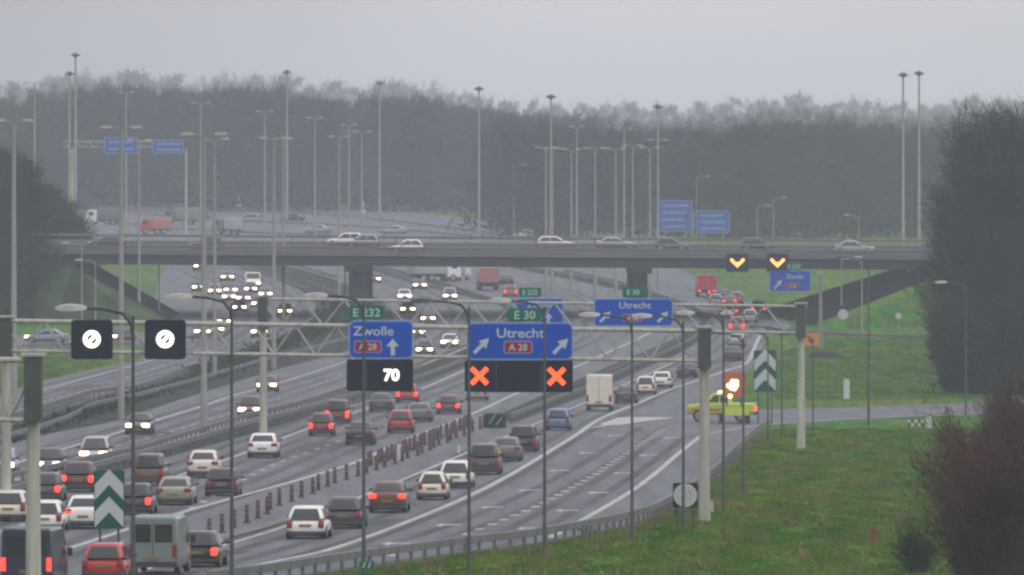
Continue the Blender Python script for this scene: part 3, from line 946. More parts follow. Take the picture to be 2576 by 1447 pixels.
# boards hung on the bridge
db = DB - 1.2
t, w, h = board('direction_sign', 1935, 680, 2040, 734, db, 'blue Zwolle board with slanted arrow hanging from the bridge rail', 'road sign', M_blue, M_edge, .2, rim=.1)
letters(t, 'Zwolle', .55, h - .72, .5, M_palesign)
badge(t, 'A 28', .3, .65, 1.7, .6, M_red)
sarrow(t, -1.35, .85, 1.3, .7, -40)
t, w, h = board('route_plate', 1977, 660, 2019, 680, db, 'small pale green route plate on the board hanging from the bridge', 'road sign', M_green, None, .1)
letters(t, 'E 232', 0, h / 2, .45, M_palesign)
for xx, lab in ((1855, 'left black bridge signal with a lit amber down arrow'), (1956, 'right black bridge signal with a lit amber down arrow')):
    t, w, h = board('lane_signal', xx - 28, 638, xx + 28, 684, db, lab, 'lane signal', M_panel, None, .15, 'amber arrow signals on the bridge', thick=.35)
    a = MB(); a.plate([(-.85, 1.5), (-.55, 1.55), (-.2, 1.12), (.2, 1.12), (.55, 1.55), (.85, 1.5), (.8, 1.2), (.3, .75), (.0, .45), (-.3, .75), (-.8, 1.2)], -.03, -.01)
    a.build('lit_arrow', M_ledy, t)
# dark panel pieces and camera box on the bridge front
# blue boards beyond the bridge
def far_board(x0, y0, x1, y1, d, label, posts, yb, lines):
    t, w, h = board('direction_sign', x0, y0, x1, y1, d, label, 'road sign', M_farblue, M_edge, .25, rim=.1)
    s = F / d
    for px in posts:
        p = MB(); xx = (px - (x0 + x1) / 2) / s
        p.tube([(xx, .25, -(yb - y1) / s - .3), (xx, .25, h)], .13, 8); p.build('post', M_pole, t, smooth=50)
    for k in range(lines):
        z = h - (k + .75) * h / (lines + .4)
        l = MB()
        rng = random.Random(k + x0)
        xx = -w * .36
        while xx < w * .3:                         # words too far off to read
            ln = rng.uniform(.3, .8)
            l.plate(rrect(xx, z - .17, xx + ln, z + .17, .06), -.03, -.014); xx += ln + .12
        l.build('unreadable_line', M_edge, t)
    return t
far_board(1655, 504, 1741, 582, 1748.0, 'larger hazy blue destination board on posts right of the mast row', (1672, 1726), 617, 4)
far_board(1750, 530, 1836, 586, 1740.0, 'smaller hazy blue destination board on the right of the pair', (1744, 1820), 617, 3)
far_board(262, 345, 346, 386, DG - .6, 'left hazy blue board on the far gantry at left', (), 386, 2)
far_board(384, 352, 461, 386, DG - .6, 'right hazy blue board on the far gantry at left', (), 386, 2)

# chevron boards at the forks
def chevrons(x0, y0, x1, y1, yb, label):
    d = d_of(yb)
    s = F / d
    w, h, leg = (x1 - x0) / s, (y1 - y0) / s, (yb - y1) / s
    base = at((x0 + x1) / 2, yb, d)
    t = thing('chevron_sign', label, 'chevron sign', base)
    b = MB(); b.plate(rrect(-w / 2, leg, w / 2, leg + h, .06), 0, .06); b.build('panel', M_cgreen, t)
    for k in range(2):
        z = leg + h * (.02 + .47 * k)
        c = MB()
        u = h * .27
        c.plate([(-w * .47, z), (0, z + w * .5), (w * .47, z), (w * .47, z + u), (0, z + w * .5 + u), (-w * .47, z + u)], -.02, -.002); c.build('chevron', M_white, t)
    for sd in (-1, 1):
        p = MB(); p.tube([(sd * w * .3, .12, -.3), (sd * w * .3, .12, leg + h * .9)], .05, 8); p.build('leg', M_darkpole, t, smooth=50)
chevrons(236, 1184, 313, 1330, 1394, 'big green and white chevron board at the near fork behind the red car')
chevrons(1896, 882, 1953, 986, 1066, 'distant green and white chevron board at the slip road fork')

# round limit sign on a black board
d = d_of(1338); s = F / d
t = thing('limit_sign', 'round white limit sign on a square black board by the near gantry leg', 'road sign', at(1724, 1338, d))
w = 62 / s; z0 = (1338 - 1277) / s
b = MB(); b.plate(rrect(-w / 2, z0, w / 2, z0 + w, .05), 0, .05); b.build('panel', M_panel, t)
b = MB(); b.disc((0, -.012, z0 + w / 2), w * .475, n=36, t=.022); b.build('disc', M_white, t)
g = mat('limit_grey', (0.33, 0.32, 0.33), .5, .05)
b = MB()
for q in range(36):
    a0, a1 = 2 * math.pi * q / 36, 2 * math.pi * (q + 1) / 36
    ro, ri = w * .36, w * .33
    b.plate([(ro * math.cos(a0), z0 + w / 2 + ro * math.sin(a0)), (ro * math.cos(a1), z0 + w / 2 + ro * math.sin(a1)), (ri * math.cos(a1), z0 + w / 2 + ri * math.sin(a1)), (ri * math.cos(a0), z0 + w / 2 + ri * math.sin(a0))], -.032, -.024)
b.build('ring', g, t)
put('number', text_mesh('70', .42, g, 1.0, .01), t, (0, -.03, z0 + w / 2))
for sd in (-1, 1):
    p = MB(); p.tube([(sd * w * .32, .1, -.3), (sd * w * .32, .1, z0 + w)], .045, 8); p.build('leg', M_darkpole, t, smooth=50)

def pole_disc(x, y, rpx, yb, label, m=None):
    d = d_of(yb); s = F / d
    t = thing('round_sign', label, 'road sign', at(x, yb, d))
    b = MB(); b.disc((0, -.06, (yb - y) / s), rpx / s, n=28, t=.03); b.build('disc', m or M_white, t)
    b = MB(); b.disc((0, -.08, (yb - y) / s), rpx / s * .72, n=28, t=.012); b.build('disc_face', M_palesign, t)
    p = MB(); p.tube([(0, 0, -.3), (0, 0, (yb - y) / s + rpx / s * .8)], .05, 8); p.build('pole', M_pole, t, smooth=50)
pole_disc(2121, 791, 13, 832, 'pale round sign on a pole at the foot of the right bridge slope')
pole_disc(2260, 795, 8, 836, 'small pale round sign on the right grassy bridge slope')
# orange sign behind the far gantry leg
d = d_of(880); s = F / d
t = thing('orange_sign', 'orange works sign half hidden behind the far gantry leg', 'road sign', at(2040, 880, d))
b = MB(); b.plate(rrect(-20 / s, 10 / s, 20 / s, 42 / s, .05), 0, .04); b.build('panel', M_orange, t)
b = MB(); b.plate([(-.25, .75), (.1, .75), (.1, .6), (.4, .9), (.1, 1.2), (.1, 1.05), (-.25, 1.05)], -.012, -.001); b.build('arrow', M_trim, t)
for sd in (-1, 1):
    p = MB(); p.tube([(sd * .4, .08, -.2), (sd * .4, .08, 40 / s)], .04, 6); p.build('leg', M_darkpole, t)
d = d_of(878); s = F / d
t = thing('steel_pole', 'thick grey tapering pole right of the orange sign', 'pole', at(2064, 878, d))
p = MB(); p.tube([(0, 0, -.3), (0, 0, 3), (0, 0, 188 / s)], [.24, .2, .13], 10); p.build('shaft', M_pole, t, smooth=50)
p = MB(); p.box((0, 0, 188 / s + .1), (.5, .5, .35)); p.build('camera_head', M_lamp, t)
d = d_of(900); s = F / d
t = thing('concrete_block', 'low dark concrete barrier lying on grass below the grey pole', 'barrier', at(2078, 900, d))
b = MB(); b.loft([[(x, -.35, 0), (x, .35, 0), (x, .12, hh), (x, -.12, hh)] for x, hh in ((-1.75, .3), (-1.2, .55), (.9, .55), (1.9, .2))]); b.build('body', M_concdark, t)
b = MB(); b.box((-.3, 0, .585), (2.1, .3, .06)); b.build('top_cap', M_concrete, t)

def cabinet(name, x, y0, x1, yb, label, cat, m, capm=None):
    d = d_of(yb); s = F / d
    w, h = (x1 - x) / s, (yb - y0) / s
    t = thing(name, label, cat, at((x + x1) / 2, yb, d))
    b = MB(); b.loft([rr3(w, h, z, k) for z, k in ((-.1, 1), (h * .93, 1), (h, .8))]); b.build('body', m, t, smooth=35)
    c = MB(); c.box((0, 0, h + .02), (w * 1.08, w * .7 + .05, .05)); c.build('cap', capm or m, t)
    return t
def rr3(w, h, z, k):
    return [(p[0], p[1], z) for p in rrect(-w / 2 * k, -w * .35 * k, w / 2 * k, w * .35 * k, w * .1)]
cabinet('marker_post', 2122, 955, 2137, 1003, 'tall white marker post on the grass behind the side road', 'marker post', M_white)
cabinet('marker_post', 2330, 1050, 2344, 1078, 'short white marker post in front of the side road', 'marker post', M_white)
cabinet('marker_post', 2190, 1325, 2206, 1364, 'rusty brown marker post standing on the near grass', 'marker post', M_rust)
cabinet('marker_post', 998, 1118, 1010, 1160, 'white marker post behind the dense bollard rows', 'marker post', M_white)
cabinet('marker_post', 1150, 1121, 1158, 1140, 'small white marker post among the bollards by the dark van', 'marker post', M_white)
cabinet('switch_cabinet', 1778, 1262, 1795, 1292, 'small grey switch cabinet beside the near gantry leg', 'cabinet', M_lamp)
d = d_of(1080); s = F / d
t = thing('barrier_board', 'short red and white barrier fence at the edge of the side road', 'barrier', at(2304, 1078, d))
for k, z in enumerate((.25, .5)):
    for q in range(5):
        b = MB(); b.box((-.46 + q * .23, 0, z), (.23, .04, .18)); b.build('board', M_redpaint if (q + k) % 2 == 0 else M_white, t)
for sd in (-1, 1):
    b = MB(); b.box((sd * .5, .05, .3), (.06, .06, .7)); b.build('leg', M_redpaint, t)

# hectometre plates
def hecto(x0, y0, x1, y1, yb, label):
    d = d_of(yb); s = F / d
    t = thing('kilometre_plate', label, 'road sign', at((x0 + x1) / 2, yb, d))
    w = (x1 - x0) / s; z0, z1 = (yb - y1) / s, (yb - y0) / s
    b = MB(); b.plate(rrect(-w / 2, z0, w / 2, z1, .03), 0, .03); b.build('panel', M_green, t)
    for k in (-1, 1):
        b = MB(); xx = k * w * .17; b.plate([(xx - .06, z0 + .05), (xx - .01, z0 + .05), (xx + .07, z1 - .05), (xx + .02, z1 - .05)], -.01, -.001); b.build('white_mark', M_white, t)
    b = MB(); b.tube([(0, .08, -.2), (0, .08, z1)], .03, 6); b.build('post', M_darkpole, t)
hecto(903, 1411, 942, 1432, 1452, 'small green kilometre plate at the foot of a dark lamp post')
hecto(1452, 1323, 1478, 1335, 1352, 'small green kilometre plate behind the near guard rail')

# ---------------------------------------------------------------- bollards and crash cushion
def bollard_meshes():
    b = MB(); b.tube([(0, 0, .06), (0, 0, .5), (0, 0, .85)], [.1, .095, .09], 10); body = b.mesh('post', M_redpaint, 50)
    w = MB()
    w.tube([(0, 0, 0), (0, 0, .1)], .107, 10)
    band = w.mesh('reflective_band', mat('band_white', (0.14, 0.11, 0.11), .5, .1), 50)
    k = MB(); k.tube([(0, 0, 0), (0, 0, .07)], [.2, .16], 10); foot = k.mesh('foot', M_trim, 50)
    return body, band, foot
BOL = bollard_meshes()
bpath = gpath([(525, 1353), (600, 1322), (652, 1302), (708, 1270), (742, 1258), (800, 1236), (850, 1214), (930, 1190), (1000, 1164), (1060, 1142), (1110, 1120), (1170, 1094), (1225, 1072)], 5)
spots = [p for p, t in resample(bpath, 8.0, 0)]
spots2 = [p + Vector((-.9, .5, 0)) for p, t in resample(gpath([(960, 1176), (1040, 1148), (1110, 1118), (1180, 1088), (1222, 1070)], 5), 4.0, 1.5)]
rng = random.Random(5)
for p in spots + spots2:
    t = thing('bollard', 'dark red and white bollard in the row along the traffic island', 'bollard', p + Vector((rng.uniform(-.12, .12), 0, 0)), 0, 'bollards along the traffic island')
    o = put('post', BOL[0], t); put('reflective_band', BOL[1], o, (0, 0, .42)); put('reflective_band', BOL[1], o, (0, 0, .65)); put('foot', BOL[2], t)
d = d_of(1076); s = F / d
t = thing('crash_cushion', 'green crash cushion with white chevron at the nose of the guard rails', 'crash cushion', at(1246, 1076, d))
b = MB()
pts = [(-.75 + .75 - .75 * math.cos(math.pi * q / 12), -.75 * math.sin(math.pi * q / 12)) for q in range(13)]
b.loft([[(x, y, z) for x, y in pts + [(.75, 2.4), (-.75, 2.4)]] for z in (0, .95)]); b.build('nose', mat('cushion_green', (.002, .03, .024), .7, .3, (3, 3, 3), spec=.1), t, smooth=40)
b = MB(); b.plate([(-.5, .3), (-.36, .3), (.1, .95), (-.04, .95)], -.79, -.6); b.plate([(.0, .2), (.12, .2), (.5, .7), (.4, .75)], -.79, -.5); b.build('stripe', M_back, t)
for k in range(4):
    b = MB(); b.box((0, .6 + k * 1.1, .5), (1.3, .12, .9)); b.build('diaphragm', M_metal, t) if k > 1 else None

def marker(x, yt, yb, lab):
    d = d_of(yb); s = F / d
    H = (yb - yt) / s
    t = thing('warning_marker', lab, 'marker', at(x, yb, d), 0, 'red and white markers on the far motorway')
    p = MB(); p.tube([(0, 0, -.2), (0, 0, H * .25)], .12, 8); p.build('post', M_pole, t)
    for k in range(4):
        z0, z1 = H * (.2 + .2 * k), H * (.4 + .2 * k)
        r0, r1 = .62 - .13 * k, .62 - .13 * (k + 1)
        c = MB(); c.tube([(0, 0, z0), (0, 0, z1)], [r0, r1], 10); c.build('band', M_redpaint if k % 2 else M_white, t, smooth=50)
marker(600, 489, 530, 'red and white marker on the far motorway left of the close mast pair')
marker(912, 500, 545, 'red and white marker at the foot of the three double masts')
marker(568, 496, 528, 'smaller pale marker on the far motorway left of the red and white one')
# ---------------------------------------------------------------- vehicles
COL = dict(black=(.012, .012, .014), navy=(.012, .016, .045), darkgrey=(.045, .047, .053), grey=(.12, .122, .13), silver=(.33, .34, .35),
           white=(.74, .73, .69), cream=(.66, .6, .52), red=(.42, .018, .022), maroon=(.15, .018, .03), blue=(.1, .18, .34),
           olive=(.26, .27, .2), orangered=(.13, .035, .025), greygreen=(.16, .2, .19), paleblue=(.25, .27, .34), darkred=(.09, .012, .02), pink=(.4, .12, .12), green=(.3, .36, .31), brown=(.1, .06, .05))
SPEC = {  # length, width, height, belt, greenhouse rear base, roof rear, roof front, front base, tail lamp height
    'hatchback': (4.05, 1.76, 1.5, .9, -1.96, -1.4, .12, .98, .34),
    'estate': (4.6, 1.8, 1.48, .9, -2.22, -1.7, .15, 1.05, .26),
    'saloon': (4.6, 1.81, 1.43, .94, -1.78, -1.02, .12, 1.02, .2),
    'small': (3.6, 1.63, 1.5, .93, -1.72, -1.15, .22, .95, .3),
    'minivan': (4.4, 1.83, 1.68, .98, -2.12, -1.9, .5, 1.5, .5),
}
MESH = {}
def cached(key, fn):
    if key not in MESH:
        MESH[key] = fn()
    return MESH[key]

def gh_ring(ya, yb, w, z, r=.22):
    return [(p[0], p[1], z) for p in rrect(-w, ya, w, yb, r, 3)]

def car_geo(kind):
    L, W, H, belt, g0, g1, g2, g3, th = SPEC[kind]
    hw = W / 2
    round_ = kind == 'small'
    def low(y, zb, zt, w):
        return [(w * .84, y, zb), (w * .98, y, zb + .12), (w, y, zb + (zt - zb) * .55), (w * .965, y, zt - .1), (w * .82, y, zt),
                (-w * .82, y, zt), (-w * .965, y, zt - .1), (-w, y, zb + (zt - zb) * .55), (-w * .98, y, zb + .12), (-w * .84, y, zb)]
    r, f = -L / 2, L / 2
    zt_r = belt - (.02 if kind != 'saloon' else -.04)
    st = [low(r, .36, zt_r - .2, hw * .84), low(r + .05, .27, zt_r - .06, hw * .92), low(r + .3, .22, zt_r, hw * .985), low(r + 1.0, .2, belt, hw), low(0, .2, belt - .01, hw),
          low(f - 1.3, .2, belt - .02, hw), low(f - .75, .21, belt - .09, hw * .975), low(f - .3, .24, belt - .2, hw * .9), low(f - .06, .3, belt - .3, hw * .8), low(f, .36, belt - .38, hw * .72)]
    b = MB(); b.loft(st)
    wb, wr = hw - .05, hw - .27 - (.05 if round_ else 0)
    z0 = belt - .06
    def lev(z):
        t = (z - z0) / (H - z0)
        k = t ** 1.15
        return g0 + (g1 - g0) * k, g3 + (g2 - g3) * k, wb + (wr - wb) * k
    rings = []
    for z in np.linspace(z0, H - .07, 5):
        a, c, w = lev(z); rings.append(gh_ring(a, c, w, z))
    a, c, w = lev(H - .07); rings.append(gh_ring(a + .04, c - .06, w - .03, H - .04, .2)); rings.append(gh_ring(a + .12, c - .18, w - .1, H - .015, .18)); rings.append(gh_ring(a + .35, c - .45, w - .28, H, .12))
    b.loft(rings)
    return b, lev, z0

def rounded(me):
    """the same mesh with its edges rounded off"""
    ob = bpy.data.objects.new('rounding', me)
    scene.collection.objects.link(ob)
    sb = ob.modifiers.new('round', 'SUBSURF'); sb.levels = 1; sb.render_levels = 1
    dg = bpy.context.evaluated_depsgraph_get()
    out = bpy.data.meshes.new_from_object(ob.evaluated_get(dg))
    out.name = me.name
    bpy.data.objects.remove(ob)
    out.polygons.foreach_set('use_smooth', [True] * len(out.polygons))
    out.set_sharp_from_angle(angle=R(50))
    return out

def car_meshes(kind):
    L, W, H, belt, g0, g1, g2, g3, th = SPEC[kind]
    hw = W / 2
    _, lev, z0 = car_geo(kind)
    M = {}
    def pane(side, z_lo, z_hi, u=.84, n=4):
        q = MB()
        zs = np.linspace(z_lo, z_hi, n)
        vs = []
        for z in zs:
            a, c, w = lev(z)
            y = a - .012 if side == 'rear' else c + .012
            ww = (w - .17) * u / .84
            vs += [(-ww, y, z), (-ww * .4, y + (-.012 if side == 'rear' else .012), z), (ww * .4, y + (-.012 if side == 'rear' else .012), z), (ww, y, z)]
        fs = [(i * 4 + k, i * 4 + k + 1, i * 4 + k + 5, i * 4 + k + 4) for i in range(n - 1) for k in range(3)]
        q.add(vs, fs)
        return q
    M['rear_window'] = pane('rear', belt + .03, H - .13).mesh('rear_window', M_glass)
    M['windscreen'] = pane('front', belt - .0, H - .1).mesh('windscreen', M_glass)
    for sd, key in ((-1, 'sl'), (1, 'sr')):
        q = MB()
        zl, zh = belt + .02, H - .14
        a0, c0, w0 = lev(zl); a1, c1, w1 = lev(zh)
        m0 = (a0 + c0) / 2 - .05
        for (ya, yb, yc, yd) in ((a0 + .3, m0 - .04, m0 - .04, a1 + .26), (m0 + .04, c0 - .3, c1 - .26, m0 + .04)):
            q.add([(sd * (w0 + .008), ya, zl), (sd * (w0 + .008), yb, zl), (sd * (w1 + .008), yc, zh), (sd * (w1 + .008), yd, zh)], [(0, 1, 2, 3)])
        M[key] = q.mesh('side_window', M_glass)
    tx, tz = hw - .2, belt - .06 - th / 2
    for lit, mm in ((0, M_tail), (1, M_taillit)):
        t = MB(); wd = .24 if kind in ('hatchback', 'small', 'minivan') else .36
        t.loft([[(p[0], -L / 2 + y, p[1]) for p in rrect(-wd / 2 * k, -th / 2 * k, wd / 2 * k, th / 2 * k, .05)] for y, k in ((-.02, .85), (.0, 1), (.18, 1))])
        M['tail%d' % lit] = t.mesh('tail_light', mm, 50)
    for lit, mm in ((0, M_head), (1, M_headlit)):
        t = MB(); k = 1.32 if lit else 1
        t.loft([[(p[0], L / 2 + y, p[1]) for p in rrect(-.2 * k * q, -.09 * k * q, .2 * k * q, .09 * k * q, .06)] for y, q in ((.0, .8), (-.03, 1), (-.3, 1))])
        M['head%d' % lit] = t.mesh('headlight', mm, 50)
    t = MB(); t.box((0, 0, 0), (.52, .025, .115)); M['plate'] = t.mesh('number_plate', M_plate)
    t = MB(); t.loft([[(p[0], y, p[1]) for p in rrect(-hw * k, .2, hw * k, .36, .06)] for y, k in ((-L / 2 - .03, .78), (-L / 2 + .02, .88), (-L / 2 + .3, .97))]); M['rear_bumper'] = t.mesh('rear_bumper', M_trim, 50)
    t = MB(); t.loft([[(p[0], y, p[1]) for p in rrect(-hw * k, .2, hw * k, .36, .06)] for y, k in ((L / 2 + .03, .66), (L / 2 - .02, .76), (L / 2 - .3, .92))]); M['front_bumper'] = t.mesh('front_bumper', M_trim, 50)
    t = MB(); t.plate(rrect(-.38, .42, .38, .6, .05), L / 2 - .03, L / 2 + .02); M['grille'] = t.mesh('grille', M_trim)
    t = MB(); t.loft([[(x, p[0], p[1]) for p in rrect(-.07 * k, -.07 * k, .07 * k, .07 * k, .04)] for x, k in ((-.1, .7), (0, 1), (.1, .8))]); M['mirror'] = t.mesh('mirror', M_trim, 50)
    t = MB(); t.box((0, 0, .21), (W * .86, L * .8, .16)); M['underbody_shade'] = t.mesh('underbody_shade', M_tyre)  # black box added beneath the body to deepen the contact shadow
    M.update(wheel_meshes())
    return M

def wheel_meshes(r=.32, w=.21):
    def mk_():
        t = MB()
        prof = [(-w / 2, r * .62), (-w / 2, r * .93), (-w * .4, r), (w * .4, r), (w / 2, r * .93), (w / 2, r * .62)]
        t.loft([[(x, q * math.cos(2 * math.pi * k / 18), q * math.sin(2 * math.pi * k / 18)) for k in range(18)] for x, q in prof])
        a = t.mesh('wheel', M_tyre, 40)
        t = MB()
        for sd in (-1, 1):
            t.loft([[(sd * x, q * math.cos(2 * math.pi * k / 14), q * math.sin(2 * math.pi * k / 14)) for k in range(14)] for x, q in ((w * .505, r * .66), (w * .53, r * .55), (w * .47, r * .1))])
        b_ = t.mesh('rim', M_rim, 40)
        return {'wheel': a, 'rim': b_}
    return cached(('wheel', r, w), mk_)

def add_wheels(root, spots, r=.32, w=.21):
    wm = wheel_meshes(r, w)
    for x, y in spots:
        o = put('wheel', wm['wheel'], root, (x, y, r))
        put('rim', wm['rim'], o)

GROUP = 'vehicles on the motorway'
NAMES = {'hatchback': 'hatchback_car', 'estate': 'estate_car', 'saloon': 'saloon_car', 'small': 'small_car', 'minivan': 'minivan'}
def make_car(kind, colour, loc, rz, label, tail=0, head=0):
    L, W, H, belt, g0, g1, g2, g3, th = SPEC[kind]
    hw = W / 2
    M = cached(('car', kind), lambda: car_meshes(kind))
    r = thing(NAMES[kind], label, 'car', loc, rz, GROUP)
    put('body', cached(('body', kind, colour), lambda: rounded(car_geo(kind)[0].mesh('body', paint(colour, COL[colour]), 38))), r)
    for k in ('underbody_shade', 'rear_window', 'windscreen', 'rear_bumper', 'front_bumper', 'grille'):
        put(k, M[k], r)
    put('side_window', M['sl'], r); put('side_window', M['sr'], r)
    tz = belt - .06 - th / 2
    for sd in (-1, 1):
        put('tail_light', M['tail%d' % tail], r, (sd * (hw - .2), 0, tz))
        put('headlight', M['head%d' % head], r, (sd * (hw - .36), 0, belt - .3))
        put('mirror', M['mirror'], r, (sd * (hw + .04), g3 - .35, belt + .06))
    put('number_plate', M['plate'], r, (0, -L / 2 - .022, .62 if kind != 'saloon' else .55)); put('number_plate', M['plate'], r, (0, L / 2 + .03, .38))
    vr = random.Random(label)
    r.scale = (vr.uniform(.97, 1.03), vr.uniform(.95, 1.05), vr.uniform(.94, 1.06))
    add_wheels(r, [(sd * (hw - .115), y) for sd in (-1, 1) for y in (-L / 2 + .72, L / 2 - .8)])
    return r

def make_van(colour, loc, rz, label, H=2.25, L=5.0, W=1.98, tail=0, head=0, windows=True):
    hw = W / 2
    def ring(y, zb, zt, w):
        k = .9
        return [(w * .9, y, zb), (w, y, zb + .15), (w, y, min(1.1, zt - .12)), (w * .965, y, zt - .1), (w * .88, y, zt), (-w * .88, y, zt), (-w * .965, y, zt - .1), (-w, y, min(1.1, zt - .12)), (-w, y, zb + .15), (-w * .9, y, zb)]
    def body():
        b = MB()
        b.loft([ring(-L / 2, .42, H - .08, hw * .95), ring(-L / 2 + .06, .34, H, hw * .985), ring(-L / 2 + .5, .3, H, hw), ring(L / 2 - 1.9, .3, H, hw), ring(L / 2 - 1.5, .3, H - .07, hw),
                ring(L / 2 - .85, .3, 1.28, hw * .985), ring(L / 2 - .3, .32, 1.06, hw * .94), ring(L / 2 - .05, .36, .85, hw * .85), ring(L / 2, .42, .7, hw * .8)])
        return b.mesh('body', paint(colour, COL[colour]), 35)
    r = thing('van', label, 'van', loc, rz, GROUP)
    put('body', cached(('vanb', colour, H, L), body), r)
    y = -L / 2 - .006
    if windows:
        for sd in (-1, 1):
            w = MB(); w.plate(rrect(sd * .43 - .35, H * .56, sd * .43 + .35, H - .3, .06), y - .012, y + .05); w.build('rear_window', M_glass, r)
    j = MB(); j.box((0, y, (H + .3) / 2), (.025, .02, H - .7)); j.build('door_seam', M_trim, r)
    for sd in (-1, 1):
        s_ = MB()
        s_.add([(sd * (hw + .006), L / 2 - 2.0, 1.2), (sd * (hw + .002), L / 2 - 1.05, 1.2), (sd * (hw - .035), L / 2 - 1.4, H - .35), (sd * (hw - .035), L / 2 - 2.0, H - .35)], [(0, 1, 2, 3)]); s_.build('side_window', M_glass, r)
        t = MB(); t.box((sd * (hw - .12), -L / 2 - .0, .95), (.17, .1, .5)); t.build('tail_light', M_taillit if tail else M_tail, r)
        t = MB(); t.box((sd * (hw - .3), L / 2 - .06, .74), (.36, .2, .2)); t.build('headlight', M_headlit if head else M_head, r)
        m = MB(); m.box((sd * (hw + .14), L / 2 - 1.2, 1.3), (.2, .12, .32)); m.build('mirror', M_trim, r)
    ws = MB()
    ya, za, yb, zb = L / 2 - .85, 1.31, L / 2 - 1.5, H - .1
    ws.add([(-hw * .86, ya + .012, za), (hw * .86, ya + .012, za), (hw * .84, yb + .03, zb), (-hw * .84, yb + .03, zb)], [(0, 1, 2, 3)]); ws.build('windscreen', M_glass, r)
    b = MB(); b.box((0, -L / 2 - .03, .42), (W * .96, .14, .22)); b.build('rear_bumper', M_trim, r)
    b = MB(); b.box((0, L / 2, .42), (W * .82, .14, .26)); b.build('front_bumper', M_trim, r)
    p = MB(); p.box((0, -L / 2 - .03, .68), (.52, .03, .115)); p.build('number_plate', M_plate, r)
    add_wheels(r, [(sd * (hw - .13), yy) for sd in (-1, 1) for yy in (-L / 2 + .95, L / 2 - .95)], .34, .22)
    return r

def make_truck(cabc, boxc, loc, rz, label, L=8.5, Hb=3.5, tail=0, head=0, name='lorry'):
    r = thing(name, label, 'lorry', loc, rz, GROUP)
    W = 2.5; hw = W / 2
    b = MB(); b.loft([[(p[0], y, p[1]) for p in rrect(-hw * k, 1.0 + (1 - k), hw * k, Hb, .08)] for y, k in ((-L / 2, .985), (-L / 2 + .04, 1), (L / 2 - 2.3, 1), (L / 2 - 2.26, .985))])
    b.build('cargo_box', paint(boxc, COL[boxc]), r, smooth=30)
    d = MB()
    for xx in (-hw + .04, 0, hw - .04):
        d.box((xx, -L / 2 - .012, (Hb + 1) / 2), (.05, .03, Hb - 1.1))
    d.box((0, -L / 2 - .012, 1.06), (W - .1, .03, .08)); d.box((0, -L / 2 - .012, Hb - .06), (W - .1, .03, .08)); d.build('rear_door_frame', M_back, r)
    c = MB()
    c.loft([[(p[0], y, p[1]) for p in rrect(-hw * .96, .55, hw * .96, z, .12)] for y, z in ((L / 2 - 2.1, 2.75), (L / 2 - .5, 2.75), (L / 2 - .12, 1.75), (L / 2, 1.2))]); c.build('cab', paint(cabc, COL[cabc]), r, smooth=30)
    w = MB(); w.add([(-hw * .86, L / 2 - .13, 1.75), (hw * .86, L / 2 - .13, 1.75), (hw * .84, L / 2 - .46, 2.62), (-hw * .84, L / 2 - .46, 2.62)], [(0, 1, 2, 3)]); w.build('windscreen', M_glass, r)
    for sd in (-1, 1):
        s_ = MB(); s_.box((sd * hw * .965, L / 2 - 1.0, 2.1), (.02, .9, .7)); s_.build('side_window', M_glass, r)
        t = MB(); t.box((sd * (hw - .3), -L / 2 - .02, .78), (.4, .08, .16)); t.build('tail_light', M_taillit if tail else M_tail, r)
        t = MB(); t.box((sd * (hw - .35), L / 2, .85), (.4, .08, .2)); t.build('headlight', M_headlit if head else M_head, r)
    k = MB(); k.box((0, -.2, .8), (W * .6, L - 1, .3)); k.box((0, -L / 2 + .05, .55), (W * .9, .1, .14)); k.build('chassis', M_trim, r)
    add_wheels(r, [(sd * (hw - .18), yy) for sd in (-1, 1) for yy in (-L / 2 + 1.3, -L / 2 + 2.5, L / 2 - 1.2)], .48, .3)
    return r

LANE = {
    'A': [(-200, 1095), (109, 1000), (340, 942), (500, 893), (620, 845), (680, 795), (640, 740), (570, 700), (500, 668)],
    'B': [(-60, 1218), (200, 1132), (450, 1060), (700, 982), (900, 922), (1050, 866), (1120, 806), (1095, 755), (1040, 722), (940, 690)],
    'C': [(-100, 1410), (100, 1338), (437, 1238), (700, 1140), (1000, 1022), (1250, 920), (1430, 840), (1450, 790), (1390, 745), (1280, 712)],
    'E': [(200, 1500), (450, 1438), (860, 1322), (1200, 1180), (1430, 1070), (1600, 990), (1760, 920), (1850, 862), (1885, 808), (1845, 760), (1770, 722)],
}
LANEW = {k: gpath(v, 8) for k, v in LANE.items()}
wt = MB()
for lane, offs in (('A', (-3.4, 0, 3.4)), ('B', (-1.9, 1.7)), ('C', (-3.6, 0, 3.4)), ('E', (-1.8, 1.6))):
    pth = LANEW[lane]
    for off in offs:
        for dx in (-.82, .82):
            ribbon(wt, [q + Vector((off + dx, 0, .011)) for q in pth], .62)
for pts in ([(1000, 1378), (1230, 1300), (1450, 1195), (1640, 1075)], [(1200, 1385), (1380, 1300), (1560, 1195), (1690, 1100)]):
    for dx in (-.8, .8):
        ribbon(wt, [q + Vector((dx, 0, .011)) for q in gpath(pts, 6)], .55)
pt = MB()
for lane, off, y0, y1 in (('C', 1.7, 1150, 1100), ('C', -1.9, 1060, 1035), ('E', 1.6, 1330, 1290), ('E', -1.8, 1160, 1130), ('B', 1.7, 1110, 1085), ('E', -1.8, 1400, 1385), ('A', 0, 990, 965), ('C', 1.7, 1300, 1275)):
    seg = [q + Vector((off, 0, .0085)) for q in LANEW[lane] if d_of(y0) <= q.y <= d_of(y1)]
    if len(seg) > 1:
        ribbon(pt, seg, 3.1)
po = pt.build('asphalt_patches', M_patch, recalc=False)
po['kind'] = 'structure'
vg = MB()
